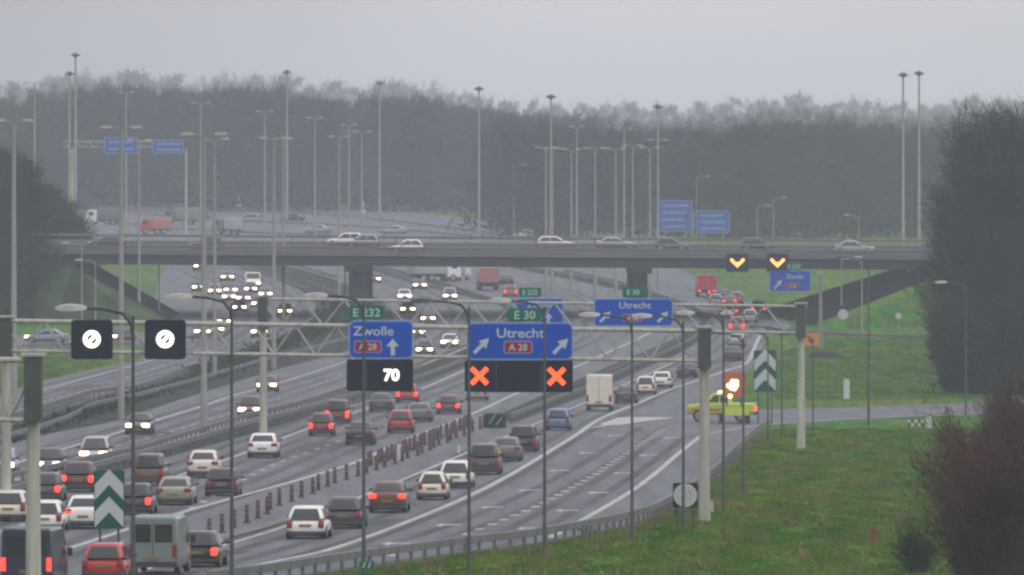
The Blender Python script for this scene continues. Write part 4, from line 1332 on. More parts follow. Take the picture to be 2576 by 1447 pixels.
ribbon(vg, gpath([(640, 1472), (859, 1441), (1176, 1397), (1359, 1373), (1593, 1327), (1693, 1284), (1790, 1216), (1850, 1156), (1906, 1103), (1942, 1086)], 6, .02), .9)
vo = vg.build('muddy_verge', mat('verge_mud', (.03, .03, .02), .95, .3, (1.5, .3, 1), col2=(.07, .07, .03), spec=.1, detail=6), recalc=False)
vo['kind'] = 'structure'
wto = wt.build('wheel_tracks', mat('worn_asphalt', (.046, .047, .056), .7, .16, (.7, .03, 1), col2=(.072, .074, .086), spec=.16, detail=6), recalc=False)
wto['kind'] = 'structure'
def heading(lane, p):
    """direction in which the lane runs away from the camera near p"""
    w = LANEW[lane]
    i = min(range(len(w) - 1), key=lambda j: abs(w[j].y - p.y))
    t = (w[min(i + 3, len(w) - 1)] - w[max(i - 3, 0)]).normalized()
    return t
def slope_tilt(o, t):
    pass
def place(kind, colour, x, y, lane, label, tail=0, head=0, rz=None, up=0.0, d=None, **kw):
    p = P(x, y) if d is None else Vector(((x - CX) * d / F, d, ZC - (y - HY) * d / F))
    L = kw.get('L') or (SPEC[kind][0] if kind in SPEC else {'van': 5.0, 'lorry': 8.5}[kind])
    if rz is None:
        t = heading(lane, p)
        c = p + Vector((t.x, t.y, 0)).normalized() * (L / 2 - .45)
        ang = math.atan2(-t.x, t.y)
        if lane in 'AB':
            ang += math.pi
    else:
        c, ang = p, R(rz)
    z = gz(c.y) if d is None else p.z
    loc = (c.x, c.y, z + .012 + up)
    if kind == 'van':
        o = make_van(colour, loc, ang, label, tail=tail, head=head, **kw)
    elif kind == 'lorry':
        o = make_truck(colour[0], colour[1], loc, ang, label, tail=tail, head=head, **kw)
    else:
        o = make_car(kind, colour, loc, ang, label, tail, head)
    return o

CARS = [
    # exit lanes, seen from behind
    ('hatchback', 'white', 770, 1356, 'E', 'white hatchback with dark rounded rear window, nearest in the exit lane', 0, 0),
    ('hatchback', 'red', 261, 1462, 'E', 'bright red hatchback cut by the bottom edge below the chevron board', 0, 0),
    ('hatchback', 'black', 498, 1427, 'E', 'small black hatchback with lit tail lamps right of the grey-green van', 1, 0),
    ('hatchback', 'darkgrey', 864, 1330, 'E', 'dark grey hatchback just right of the nearest white hatchback', 0, 0),
    ('saloon', 'orangered', 975, 1290, 'E', 'dark reddish brown saloon with lit tail lamps behind the small rounded cream car', 1, 0),
    ('small', 'cream', 1087, 1258, 'E', 'small rounded cream white car with yellow plate in the exit lane', 0, 0),
    ('hatchback', 'white', 1146, 1228, 'E', 'tall white hatchback ahead of the small rounded cream car', 0, 0),
    ('minivan', 'darkgrey', 1218, 1194, 'E', 'dark grey minivan between bollards and a dark lamp post', 0, 0),
    ('saloon', 'grey', 1272, 1161, 'E', 'grey saloon ahead of the dark minivan in the exit lane', 0, 0),
    ('minivan', 'black', 1316, 1136, 'E', 'black minivan right beside the green crash cushion', 0, 0),
    ('hatchback', 'blue', 1403, 1083, 'E', 'blue hatchback alone beside the guard rail pair', 0, 0),
    ('saloon', 'darkgrey', 1575, 1016, 'E', 'dark grey saloon just right of the tall white van', 0, 0),
    ('hatchback', 'cream', 1624, 994, 'E', 'cream hatchback between the dark saloon and another pale car', 0, 0),
    ('saloon', 'white', 1664, 977, 'E', 'white saloon farthest of the pale pair ahead of the white van', 0, 0),
    ('saloon', 'navy', 1727, 951, 'E', 'dark navy saloon left of the near gantry leg', 0, 0),
    ('saloon', 'darkgrey', 1841, 908, 'E', 'dark grey saloon in the bend above the orange arrow board', 0, 0),
    ('saloon', 'silver', 1852, 874, 'E', 'silver saloon behind the dark one in the bend', 0, 0),
    ('minivan', 'pink', 1854, 837, 'E', 'faded red minivan in the bend ahead of the silver saloon', 1, 0),
    ('hatchback', 'silver', 1887, 813, 'E', 'silver hatchback right of the faded red minivan', 0, 0),
    ('hatchback', 'maroon', 1908, 791, 'E', 'dark red hatchback at the far right of the bend queue', 1, 0),
    ('hatchback', 'pink', 1853, 765, 'E', 'pale red hatchback above the farther gantry beam', 0, 0),
    ('saloon', 'black', 1817, 757, 'E', 'black saloon right behind the red fire-engine-like lorry', 0, 0),
    ('hatchback', 'darkred', 1797, 748, 'E', 'dark red hatchback directly right of the red lorry', 1, 0),
    ('saloon', 'grey', 1835, 775, 'E', 'grey saloon of the bend queue just above the farther gantry beam', 1, 0),
    ('saloon', 'maroon', 1868, 800, 'E', 'maroon saloon inside the bend queue seen through the farther gantry bracing', 1, 0),
    ('hatchback', 'silver', 1800, 771, 'E', 'silver hatchback at the left side of the bend queue', 0, 0),
    ('saloon', 'white', 1830, 800, 'E', 'white saloon at the left side of the bend queue behind the gantry bracing', 0, 0),
    # outbound main road, seen from behind
    ('hatchback', 'cream', 22, 1312, 'C', 'cream car cut by the left picture edge', 0, 0),
    ('hatchback', 'white', 112, 1338, 'C', 'white hatchback half hidden by the nearest gantry leg', 0, 0),
    ('saloon', 'white', 210, 1331, 'C', 'white saloon with lit tail lamps left of the near chevron board', 1, 0),
    ('hatchback', 'navy', 338, 1295, 'C', 'dark navy hatchback with lit tail lamps right of the near chevron board', 1, 0),
    ('saloon', 'olive', 438, 1271, 'C', 'olive grey saloon with long dark shadow in the outbound lanes', 0, 0),
    ('hatchback', 'black', 557, 1248, 'C', 'black hatchback behind the near dark lamp post', 0, 0),
    ('saloon', 'cream', 510, 1202, 'C', 'cream saloon between the olive saloon and the white one ahead', 0, 0),
    ('minivan', 'brown', 374, 1222, 'C', 'dark brown minivan beside the central guard rail', 0, 0),
    ('hatchback', 'darkred', 196, 1238, 'C', 'dark red hatchback by the guard rail left of the chevron board', 1, 0),
    ('hatchback', 'darkgrey', 112, 1262, 'C', 'dark hatchback with lit tail lamps right of the nearest gantry leg', 1, 0),
    ('saloon', 'white', 660, 1152, 'C', 'white saloon beside the guard rail at the foot of a median pole', 0, 0),
    ('hatchback', 'maroon', 808, 1097, 'C', 'dark red hatchback with brightly lit tail lamps, nearer of two', 1, 0),
    ('minivan', 'darkred', 849, 1066, 'C', 'dark red minivan with brightly lit tail lamps, farther of two', 1, 0),
    ('saloon', 'black', 905, 1120, 'C', 'black saloon below the 70 signal', 0, 0),
    ('hatchback', 'red', 1007, 1089, 'C', 'red hatchback in the outbound lanes below and right of the 70 signal', 0, 0),
    ('saloon', 'grey', 1054, 1061, 'C', 'grey saloon ahead of the red hatchback', 0, 0),
    ('hatchback', 'maroon', 1128, 1042, 'C', 'maroon hatchback left of the wide cross signal', 1, 0),
    ('saloon', 'darkgrey', 958, 1037, 'C', 'dark grey saloon right under the 70 signal', 0, 0),
    ('hatchback', 'red', 1024, 1013, 'C', 'red hatchback half hidden behind the 70 signal', 1, 0),
    ('hatchback', 'silver', 1200, 1008, 'C', 'silver hatchback peeping out under the left red cross', 0, 0),
    ('saloon', 'darkgrey', 1275, 716, 'C', 'dark saloon under the bridge right of the red lorry', 0, 0),
    ('hatchback', 'pink', 1284, 748, 'C', 'faded red hatchback left of the small E 232 plate', 1, 0),
    # oncoming, headlights on
    ('saloon', 'black', 347, 1094, 'B', 'oncoming dark saloon with glaring lights behind a dark lamp post', 0, 1),
    ('minivan', 'silver', 237, 1168, 'B', 'oncoming silver minivan with bright headlights near the left', 0, 1),
    ('hatchback', 'black', 122, 1192, 'B', 'oncoming dark hatchback right beside the nearest gantry leg', 0, 1),
    ('hatchback', 'paleblue', 0, 1196, 'B', 'oncoming pale car cut by the left picture edge', 0, 1),
    ('saloon', 'brown', 671, 987, 'B', 'oncoming dark saloon with glaring lights at the median pole', 0, 1),
    ('hatchback', 'darkred', 628, 1052, 'B', 'oncoming dark hatchback left of the foot of the median pole', 0, 1),
    ('saloon', 'white', 1130, 877, 'B', 'oncoming white saloon between the Zwolle and Utrecht boards', 0, 1),
    ('hatchback', 'darkgrey', 1068, 895, 'B', 'oncoming dark hatchback just right of the Zwolle board', 0, 1),
    ('hatchback', 'grey', 1050, 850, 'B', 'oncoming grey hatchback above the gantry beam right of the Zwolle board', 0, 1),
    ('hatchback', 'maroon', 1077, 814, 'B', 'oncoming dark red hatchback between the two gantry beams', 0, 1),
    ('saloon', 'silver', 1026, 792, 'B', 'oncoming silver saloon right of the E 232 plate', 0, 1),
    ('saloon', 'white', 1018, 758, 'B', 'oncoming white saloon with big lights above the farther gantry beam', 0, 1),
    ('minivan', 'silver', 1132, 758, 'B', 'oncoming silver minivan with warm double lights above the farther gantry beam', 0, 1),
    ('saloon', 'darkgrey', 1056, 729, 'B', 'oncoming dark saloon with white lights under the bridge', 0, 1),
    ('hatchback', 'black', 942, 713, 'B', 'oncoming small dark hatchback next to the left bridge pier', 0, 1),
    # the queue of headlights under the left span
    ('minivan', 'brown', 503, 682, 'A', 'leading farthest car of the headlight queue, under the bridge', 0, 1),
    ('saloon', 'grey', 572, 708, 'A', 'grey saloon of the headlight queue left of the white van', 0, 1),
    ('saloon', 'darkgrey', 500, 735, 'A', 'dark saloon at the left side of the headlight queue', 0, 1),
    ('hatchback', 'silver', 540, 743, 'A', 'silver hatchback of the queue between two dark saloons', 0, 1),
    ('saloon', 'navy', 580, 741, 'A', 'navy saloon in the middle of the headlight queue', 0, 1),
    ('hatchback', 'brown', 630, 738, 'A', 'brown hatchback of the queue just under the white van', 0, 1),
    ('saloon', 'grey', 668, 752, 'A', 'grey saloon at the right side of the headlight queue', 0, 1),
    ('hatchback', 'black', 612, 762, 'A', 'black hatchback of the queue above the gantry beam', 0, 1),
    ('saloon', 'silver', 576, 759, 'A', 'silver saloon of the queue left of the black hatchback', 0, 1),
    ('hatchback', 'darkgrey', 650, 776, 'A', 'dark hatchback of the queue under its right-hand grey saloon', 0, 1),
    ('hatchback', 'navy', 602, 786, 'A', 'navy hatchback of the queue nearest above the near gantry beam', 0, 1),
    ('hatchback', 'brown', 717, 795, 'A', 'brown hatchback with one warm glare right of the queue', 0, 1),
    ('minivan', 'black', 565, 824, 'A', 'black minivan crossing behind the near gantry beam', 0, 1),
    ('saloon', 'darkgrey', 509, 850, 'A', 'dark saloon seen through the gantry bracing right of the square signal', 0, 1),
    ('hatchback', 'grey', 545, 842, 'A', 'grey hatchback seen through the gantry bracing beside a dark saloon', 0, 1),
    ('saloon', 'grey', 652, 850, 'A', 'grey saloon with strong glare under the near gantry beam', 0, 1),
]
for k, c, x, y, ln, lab, tl, hd in CARS:
    place(k, c, x, y, ln, lab, tl, hd)
place('van', 'greygreen', 388, 1446, 'E', 'grey-green van with two rear windows at the bottom edge', 0, 0, H=2.3)
place('van', 'navy', 70, 1482, 'E', 'dark navy van in the bottom left corner behind the nearest gantry leg', 1, 0, H=2.3)
place('van', 'cream', 1507, 1034, 'E', 'tall white van without rear windows beside the blue hatchback', 0, 0, H=2.75, windows=False)
place('van', 'white', 637, 727, 'A', 'white van standing above the cars of the headlight queue', 0, 1, H=2.1)
place('lorry', ('red', 'red'), 1778, 748, 'E', 'red lorry at the right end of the far road', 1, 0, L=7.0, Hb=2.8)
place('lorry', ('red', 'pink'), 1231, 731, 'C', 'faded red box lorry under the middle of the bridge', 0, 0, L=8.0, Hb=2.9)
place('lorry', ('white', 'green'), 1092, 708, 'C', 'pale green box lorry under the bridge left of the red lorry', 0, 0, rz=-62, L=7.0, Hb=2.6)
place('lorry', ('white', 'green'), 1143, 706, 'C', 'second pale green lorry under the bridge next to the red lorry', 0, 0, rz=-20, L=6.5, Hb=2.5)
place('lorry', ('red', 'pink'), 390, 590, 'C', 'hazy faded red lorry on the motorway beyond the bridge', 0, 0, rz=98, L=5.6, Hb=2.9)
place('lorry', ('grey', 'silver'), 573, 592, 'C', 'hazy grey box lorry on the motorway beyond the bridge', 0, 0, rz=80, L=5.4, Hb=3.0)
place('lorry', ('grey', 'greygreen'), 455, 566, 'C', 'hazy grey-green lorry on the far motorway right of the faded red lorry', 0, 0, rz=85, L=6.5, Hb=3.2)
place('lorry', ('white', 'grey'), 262, 566, 'C', 'hazy grey lorry on the far motorway left of the faded red lorry', 0, 0, rz=80, L=6.5, Hb=3.2)
place('saloon', 'paleblue', 118, 862, 'A', 'bluish grey saloon seen from the side on the loop road at left', 0, 1, rz=82)
place('hatchback', 'brown', 302, 860, 'A', 'brown hatchback with small lights between the two square signals', 0, 1, rz=150)
# cars on the bridge deck
def on_deck(kind, c, x, y, rz, lab, back, head=0):
    d = DB + back
    p = at(x, y, d)
    x0, x1 = -57.0, 50.0
    t = (p.x - x0) / (x1 - x0)
    z = deck_z(70) + (deck_z(2330) - deck_z(70)) * t + .95 * back / 46.0
    make_car(kind, COL and c, (p.x, d, z + .012), R(rz), lab, 0, head)
for a in (('hatchback', 'white', 1022, 627, 93, 'white hatchback on the near edge of the bridge, left of centre', 5),
          ('estate', 'white', 868, 609, 88, 'white estate car on the bridge above the left pier', 30),
          ('hatchback', 'silver', 910, 614, 94, 'silver car on the bridge overlapping the white estate', 24),
          ('estate', 'white', 1398, 614, 270, 'long white car on the bridge above the small Zwolle board', 26),
          ('saloon', 'silver', 1548, 616, 272, 'silver saloon on the bridge above the farther Utrecht board', 24),
          ('hatchback', 'grey', 1690, 626, 268, 'grey hatchback on the bridge under the blue destination boards', 20),
          ('hatchback', 'darkgrey', 1905, 628, 272, 'dark hatchback on the bridge between the two amber arrows', 24),
          ('saloon', 'silver', 2148, 634, 270, 'silver saloon on the right end of the bridge', 14),
          ('hatchback', 'darkgrey', 520, 628, 90, 'dark hatchback on the left part of the bridge', 12),
          ('saloon', 'black', 270, 622, 92, 'black saloon on the left end of the bridge', 14)):
    on_deck(*a)
for k, c, x, y, rz, lab in (('hatchback', 'white', 1322, 600, 60, 'small white car on the far road right of the central tall mast'),
                            ('saloon', 'navy', 735, 558, 70, 'dark blue car on the hazy far motorway by the close masts'),
                            ('minivan', 'silver', 632, 560, 60, 'hazy silver minivan on the far motorway'),
                            ('minivan', 'darkgrey', 500, 552, 60, 'hazy dark minivan on the far motorway left of a thick mast'),
                            ('hatchback', 'white', 330, 500, 40, 'tiny white car far up the hazy motorway at left'),
                            ('saloon', 'grey', 250, 548, 60, 'hazy grey saloon on the far motorway beside the left masts'),
                            ('saloon', 'silver', 800, 588, 70, 'hazy silver saloon on the far motorway near a lone mast'),
                            ('minivan', 'grey', 280, 560, 55, 'hazy grey minivan on the far motorway at left'),
                            ('hatchback', 'darkgrey', 440, 534, 50, 'hazy dark hatchback on the far motorway above the faded red lorry'),
                            ('saloon', 'silver', 990, 590, 75, 'hazy silver saloon on the far motorway left of the bridge centre')):
    place(k, c, x, y, 'A', lab, 0, 0, rz=rz, up=.05)

# yellow road-works pickup with its lit arrow board
def works_truck():
    p = P(1815, 1062)
    r = thing('works_pickup', 'fluorescent yellow road works pickup standing across the closed lanes', 'pickup', (p.x, p.y, p.z + .02), R(82))
    L, hw = 4.9, .95
    def ring(y, zb, zt, w):
        return [(w * .88, y, zb), (w, y, zb + .15), (w, y, zt - .12), (w * .9, y, zt), (-w * .9, y, zt), (-w, y, zt - .12), (-w, y, zb + .15), (-w * .88, y, zb)]
    b = MB(); b.loft([ring(-L / 2, .62, 1.28, hw * .97), ring(-L / 2 + .08, .57, 1.36, hw), ring(.2, .52, 1.36, hw), ring(1.2, .52, 1.34, hw), ring(1.75, .54, 1.3, hw * .97), ring(L / 2 - .1, .56, 1.2, hw * .92), ring(L / 2, .62, 1.0, hw * .85)])
    b.build('body', M_yellow, r, smooth=35)
    c = MB(); c.loft([gh_ring(-.75, 1.2, hw - .04, 1.3), gh_ring(-.68, .85, hw - .12, 1.78), gh_ring(-.6, .6, hw - .18, 2.02), gh_ring(-.3, .3, hw - .4, 2.08)]); c.build('cab', M_yellow, r, smooth=40)
    for sd in (-1, 1):
        for y0, y1, y2, y3 in ((-.6, .0, .0, -.5), (.08, .85, .45, .08)):
            w = MB(); w.add([(sd * (hw - .055), y0, 1.4), (sd * (hw - .055), y1, 1.4), (sd * (hw - .135), y2, 1.9), (sd * (hw - .135), y3, 1.9)], [(0, 1, 2, 3)]); w.build('side_window', M_glass, r)
        t = MB(); t.box((sd * (hw - .1), -L / 2, .95), (.14, .08, .35)); t.build('tail_light', M_taillit, r)
        t = MB(); t.box((sd * (hw - .25), L / 2 - .05, .85), (.3, .1, .18)); t.build('headlight', M_head, r)
    w = MB(); w.add([(-.72, 1.17, 1.4), (.72, 1.17, 1.4), (.66, .72, 1.95), (-.66, .72, 1.95)], [(0, 1, 2, 3)]); w.build('windscreen', M_glass, r)
    s_ = MB()
    for sd in (-1, 1):
        s_.box((sd * (hw + .003), 0, .88), (.012, L * .84, .16))
    s_.build('side_stripe', mat('stripe_orange', (.5, .1, .03), .5), r)
    bb = MB(); bb.box((0, -L / 2 - .04, .62), (1.7, .14, .2)); bb.build('rear_bumper', M_trim, r)
    for sd in (-1, 1):
        l = MB(); l.box((0, 0, 0), (.3, .16, .14)); o = l.build('beacon', M_ledo, r, (sd * .42, .1, 2.14))
    add_wheels(r, [(sd * (hw - .1), y) for sd in (-1, 1) for y in (-L / 2 + .95, L / 2 - .95)],   .45, .28)
    # trailer-mounted board
    q = P(1848, 1066)
    t = thing('arrow_board', 'orange lit arrow board on a yellow trailer beside the works pickup', 'arrow board', (q.x, q.y + 1.2, gz(q.y)), R(4))
    s = S(1066)
    z0, z1 = (1066 - 1002) / s, (1066 - 936) / s
    f = MB(); f.box((0, 0, .75), (1.9, 2.4, .35)); f.box((0, -1.1, 1.0), (1.9, .1, .4)); f.build('trailer_bed', M_yellow, t)
    m_ = MB()
    for sd in (-1, 1):
        m_.tube([(sd * .5, .1, .8), (sd * .5, .1, z1)], .05, 6)
    m_.build('board_frame', M_trim, t)
    pn = MB(); pn.plate(rrect(-.82, z0, .82, z1, .06), -.06, .04); pn.build('panel', mat('board_orange_glow', (.45, .11, .045), .5), t)  # orange glow of the lamps is put into the panel colour
    def lamp(x, z, rr):
        l = MB(); l.disc((x, -.075, z), rr, n=14, t=.03); l.build('lamp', M_ledo, t)
    zc = (z0 + z1) / 2 + .1
    for x, z in ((-.12, zc + .1), (.12, zc + .1), (-.12, zc - .14), (.12, zc - .14), (-.38, zc - .16), (.0, zc - .35), (-.2, zc - .3)):
        lamp(x, z, .19)
    lamp(-.3, z0 + .12, .16)
    x_ = MB()
    for sg in (1, -1):
        x_.plate([(-.08, z0 + .15), (.08, z0 + .15), (.55 * sg + .08, z0 + .5), (.55 * sg - .08, z0 + .5)], -.07, -.065) if sg == 1 else None
    add_wheels(t, [(sd * .95, .5) for sd in (-1, 1)] + [(sd * .95, -.4) for sd in (-1, 1)], .36, .22)
works_truck()
# ---------------------------------------------------------------- trees
M_bark = mat('grey_bark', (.035, .031, .03), .95, .25, (2, 2, .6), spec=.1)
M_twig = mat('bare_twigs', (.026, .023, .023), .95, .25, (.25, .25, .25), col2=(.044, .04, .037), spec=.05)
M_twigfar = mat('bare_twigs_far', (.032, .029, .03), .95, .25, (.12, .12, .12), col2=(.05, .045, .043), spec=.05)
M_ever = mat('dark_evergreen', (.01, .014, .012), .9, .25, (.3, .3, .3), col2=(.02, .026, .018), spec=.1)
M_shrub = mat('brown_shrub_twigs', (.046, .02, .02), .95, .35, (.4, .4, .4), col2=(.075, .036, .028), spec=.05)
M_ivy = mat('hedge_leaves', (.012, .022, .014), .9, .3, (.5, .5, .5), col2=(.026, .04, .02), spec=.1)

def tree_arrays(seed, H=22.0, spread=5.5, n_limbs=16, twigs=3200, clear=.18, tw=.07, tl=1.7, upright=.75):
    """branch segments and twig triangles of one bare tree"""
    rng = np.random.RandomState(seed)
    trunk = MB()
    pts = [(0, 0, -.3)]
    x = y = 0.0
    for k in range(1, 8):
        x += rng.normal(0, .18); y += rng.normal(0, .18)
        pts.append((x, y, H * .9 * k / 7))
    r0 = H * .012
    trunk.tube(pts, [r0 * (1.25 if i == 0 else 1 - .86 * i / 7) for i in range(8)], 7)
    tips = []
    for k in range(n_limbs):
        f = clear + (1 - clear) * (k + rng.uniform(0, 1)) / n_limbs * .9
        z = H * .9 * f
        i = min(int(f * 7), 6)
        p = np.array(pts[i]) + (np.array(pts[i + 1]) - np.array(pts[i])) * (f * 7 - i)
        a = k * 2.4 + rng.uniform(-.4, .4)
        ln = spread * (1.05 - .75 * f) * rng.uniform(.75, 1.2) + 1.0
        up = upright * rng.uniform(.6, 1.3)
        dirv = np.array([math.cos(a), math.sin(a), up]); dirv /= np.linalg.norm(dirv)
        q = [p]
        for s in range(4):
            dirv = dirv + np.array([rng.normal(0, .12), rng.normal(0, .12), .1]); dirv /= np.linalg.norm(dirv)
            q.append(q[-1] + dirv * ln / 4)
        rr = r0 * (.5 - .35 * f)
        trunk.tube([tuple(v) for v in q], [rr, rr * .75, rr * .5, rr * .35, rr * .15], 5)
        for s in range(1, 5):
            tips.append((q[s], dirv))
            for w in range(2):
                d2 = dirv + rng.normal(0, .55, 3); d2 /= np.linalg.norm(d2)
                e = q[s] + d2 * ln * rng.uniform(.25, .5)
                trunk.tube([tuple(q[s]), tuple((q[s] + e) / 2), tuple(e)], [rr * .3, rr * .2, rr * .08], 3)
                tips.append((e, d2)); tips.append(((q[s] + e) / 2, d2))
    tips.append((np.array(pts[-1]), np.array([0, 0, 1.0])))
    n = twigs
    idx = rng.randint(0, len(tips), n)
    base = np.array([tips[i][0] for i in idx]) + rng.normal(0, .35, (n, 3))
    d = np.array([tips[i][1] for i in idx]) + rng.normal(0, .6, (n, 3)) + np.array([0, 0, .25])
    d /= np.linalg.norm(d, axis=1)[:, None]
    ln = rng.uniform(.5, 1.15, n)[:, None] * tl
    side = np.cross(d, rng.normal(0, 1, (n, 3))); side /= np.linalg.norm(side, axis=1)[:, None] + 1e-6
    wd = rng.uniform(.6, 1.3, n)[:, None] * tw
    v = np.stack([base - side * wd / 2, base + side * wd / 2, base + d * ln], 1)
    return trunk, v

def tri_mesh(name, v, m):
    """v: n x 3 x 3 corner positions"""
    n = len(v)
    me = bpy.data.meshes.new(name)
    me.vertices.add(n * 3); me.loops.add(n * 3); me.polygons.add(n)
    me.vertices.foreach_set('co', v.reshape(-1).astype(np.float32))
    me.loops.foreach_set('vertex_index', np.arange(n * 3, dtype=np.int32))
    me.polygons.foreach_set('loop_start', np.arange(0, n * 3, 3, dtype=np.int32))
    me.polygons.foreach_set('loop_total', np.full(n, 3, dtype=np.int32))
    me.materials.append(m)
    me.update(calc_edges=True)
    return me

# far woods: one mass nobody could count
PROTO = [tree_arrays(11 + k, 22.0, 5.0 + .5 * (k % 3), 13, 1900, .1, .16, 2.0) for k in range(5)]
EVER = []
def evergreen_arrays(seed, H=18.0, W=3.6, n=4200, leaf=.55):
    rng = np.random.RandomState(seed)
    t = rng.uniform(0.03, 1, n) ** .9
    env = W * (1 - t) ** .6 * (.75 + .35 * np.sin(t * 23 + seed) * .5)
    a = rng.uniform(0, 2 * math.pi, n); rr = env * np.sqrt(rng.uniform(.15, 1, n))
    lump = 1 + .25 * np.sin(a * 3 + t * 9 + seed)
    p = np.stack([np.cos(a) * rr * lump, np.sin(a) * rr * lump, t * H], 1)
    d = rng.normal(0, 1, (n, 3)); d /= np.linalg.norm(d, axis=1)[:, None]
    s = np.cross(d, rng.normal(0, 1, (n, 3))); s /= np.linalg.norm(s, axis=1)[:, None] + 1e-6
    k = rng.uniform(.6, 1.4, n)[:, None] * leaf
    return np.stack([p - s * k * .5, p + s * k * .5, p + d * k], 1)
PROFILE = [(-150, 225), (0, 228), (80, 232), (130, 208), (220, 205), (300, 192), (420, 208), (480, 216), (560, 206), (630, 197), (720, 214), (780, 226), (880, 236), (930, 222), (1040, 222),
           (1090, 236), (1200, 256), (1300, 268), (1400, 276), (1500, 286), (1560, 280), (1650, 290), (1800, 282), (2000, 262), (2150, 272), (2300, 282), (2450, 268), (2700, 262)]
def far_wood(name, d0, d1, n, seed, x0, x1, raise_, lab, dens=1.0):
    rng = np.random.RandomState(seed)
    tris, tv, tf = [], [], []
    px = [p[0] for p in PROFILE]; py = [p[1] for p in PROFILE]
    off = 0
    for k in range(n):
        x = x0 + (x1 - x0) * (k + rng.uniform(0, 1)) / n
        d = rng.uniform(d0, d1)
        ytop = np.interp(x, px, py) + raise_ + abs(rng.normal(0, 17)) - 6
        X = (x - CX) * d / F
        z0 = gz(d)
        H = ZC - (ytop - HY) * d / F - z0
        sc = H / 22.5
        if sc < .3:
            continue
        tr, v = PROTO[rng.randint(0, len(PROTO))]
        a = rng.uniform(0, 2 * math.pi); ca, sa = math.cos(a), math.sin(a)
        Rm = np.array([[ca, -sa, 0], [sa, ca, 0], [0, 0, 1]])
        kx = rng.uniform(.85, 1.15)
        tris.append((v.reshape(-1, 3) * np.array([sc * kx, sc * kx, sc]) @ Rm.T + np.array([X, d, z0])).reshape(-1, 3, 3))
        # trunk as long triangles
        w = .22 * sc
        tris.append(np.array([[[X - w, d, z0 - .3], [X + w, d, z0 - .3], [X, d, z0 + H * .8]], [[X, d - w, z0 - .3], [X, d + w, z0 - .3], [X, d, z0 + H * .8]]]))
        # undergrowth
        m = 60
        b = np.stack([rng.normal(X, 3.5, m), rng.normal(d, 4, m), z0 + rng.uniform(0, 4.0, m)], 1)
        dd = rng.normal(0, 1, (m, 3)) + np.array([0, 0, .8]); dd /= np.linalg.norm(dd, axis=1)[:, None]
        ss = np.cross(dd, rng.normal(0, 1, (m, 3))); ss /= np.linalg.norm(ss, axis=1)[:, None]
        tris.append(np.stack([b - ss * .3, b + ss * .3, b + dd * 2.2], 1))
    o = link(bpy.data.objects.new(name, tri_mesh(name, np.concatenate(tris), M_twigfar)))
    tag(o, lab, 'woodland', None, 'stuff')
far_wood('far_wood', 2180, 2480, 210, 5, -120, 1500, 0, 'hazy grey bare winter wood behind the far motorway at left and centre')
far_wood('right_wood', 1800, 2150, 190, 6, 1230, 2700, 22, 'hazy grey bare winter wood behind the bridge on the right')
far_wood('distant_wood', 4300, 5600, 130, 7, -150, 2750, -36, 'palest distant wood fading into the haze above the right wood')
far_wood('middle_wood', 2850, 3300, 95, 9, 1150, 2720, -2, 'paler wood rising over the right wood below the palest treetops')

far_wood('right_grove', 960, 1300, 46, 21, 2700, 4300, -20, 'dark bare wood continuing past the right picture edge')
far_wood('left_grove', 1160, 1420, 40, 22, -1500, -110, 150, 'dark bare wood continuing past the left picture edge')
# nearer trees one can tell apart
def tree(x, yb, ytop, label, seed, spread=6.0, twigs=4200, d=None, tw=.06, tl=1.8, clear=.08, limbs=20, m=None, name='bare_tree', upright=.75, ivy=0):
    d = d or d_of(yb)
    s = F / d
    z0 = gz(d)
    H = ZC - (ytop - HY) * d / F - z0
    tr, v = tree_arrays(seed, H, spread, limbs, twigs, clear, tw, tl, upright)
    r = thing(name, label, 'tree', ((x - CX) * d / F, d, z0), 0, 'bare trees beside the motorway')
    tr.build('trunk', M_bark, r, smooth=60, recalc=False)
    c = link(bpy.data.objects.new('crown', tri_mesh('crown', v, m or M_twig))); c.parent = r
    return r
rt = [(2452, 985, 285, 4.2), (2490, 990, 240, 5.5), (2540, 985, 222, 6.0), (2600, 990, 215, 6.5), (2440, 905, 340, 4.0), (2475, 930, 300, 5.0), (2520, 935, 250, 6.0), (2570, 940, 240, 6.5),
      (2650, 985, 225, 7), (2425, 960, 430, 3.6)]
rl = ['leafless tree with the outermost left crown of the dark right group', 'leafless tree second from the left in the dark right group', 'leafless tree with dense top near the right picture edge',
      'leafless tree cut by the right picture edge', 'smaller leafless tree behind the left flank of the right group', 'leafless tree in the second row of the right group, left of its middle',
      'leafless tree in the second row of the right group, at its middle', 'leafless tree in the second row of the right group, by the picture edge', 'leafless tree mostly outside the right picture edge', 'low leafless tree at the left foot of the right group']
for k, (x, yb, yt, sp) in enumerate(rt):
    tree(x, yb, yt, rl[k], 40 + k, sp, 3600, None, .075, 1.9, .05, 26)
lt = [(-20, 812, 400, 5.0), (40, 806, 395, 5.0), (88, 808, 455, 4.2), (128, 800, 500, 3.8), (165, 800, 560, 3.0), (10, 780, 360, 6), (-60, 800, 360, 6)]
ll = ['dark leafless tree at the left picture edge beside the thick lamp mast', 'dark leafless tree right behind the leftmost lamp mast', 'dark leafless tree in the middle of the left group', 'dark lower tree on the right side of the left group',
      'lowest dark tree at the right foot of the left group', 'taller tree behind the left group', 'dark tree mostly outside the left picture edge']
for k, (x, yb, yt, sp) in enumerate(lt):
    tree(x, yb, yt, ll[k], 70 + k, sp, 6500, 1335.0 + 6 * k if x > 60 else None, .11, 1.8, .03, 24, M_ever)
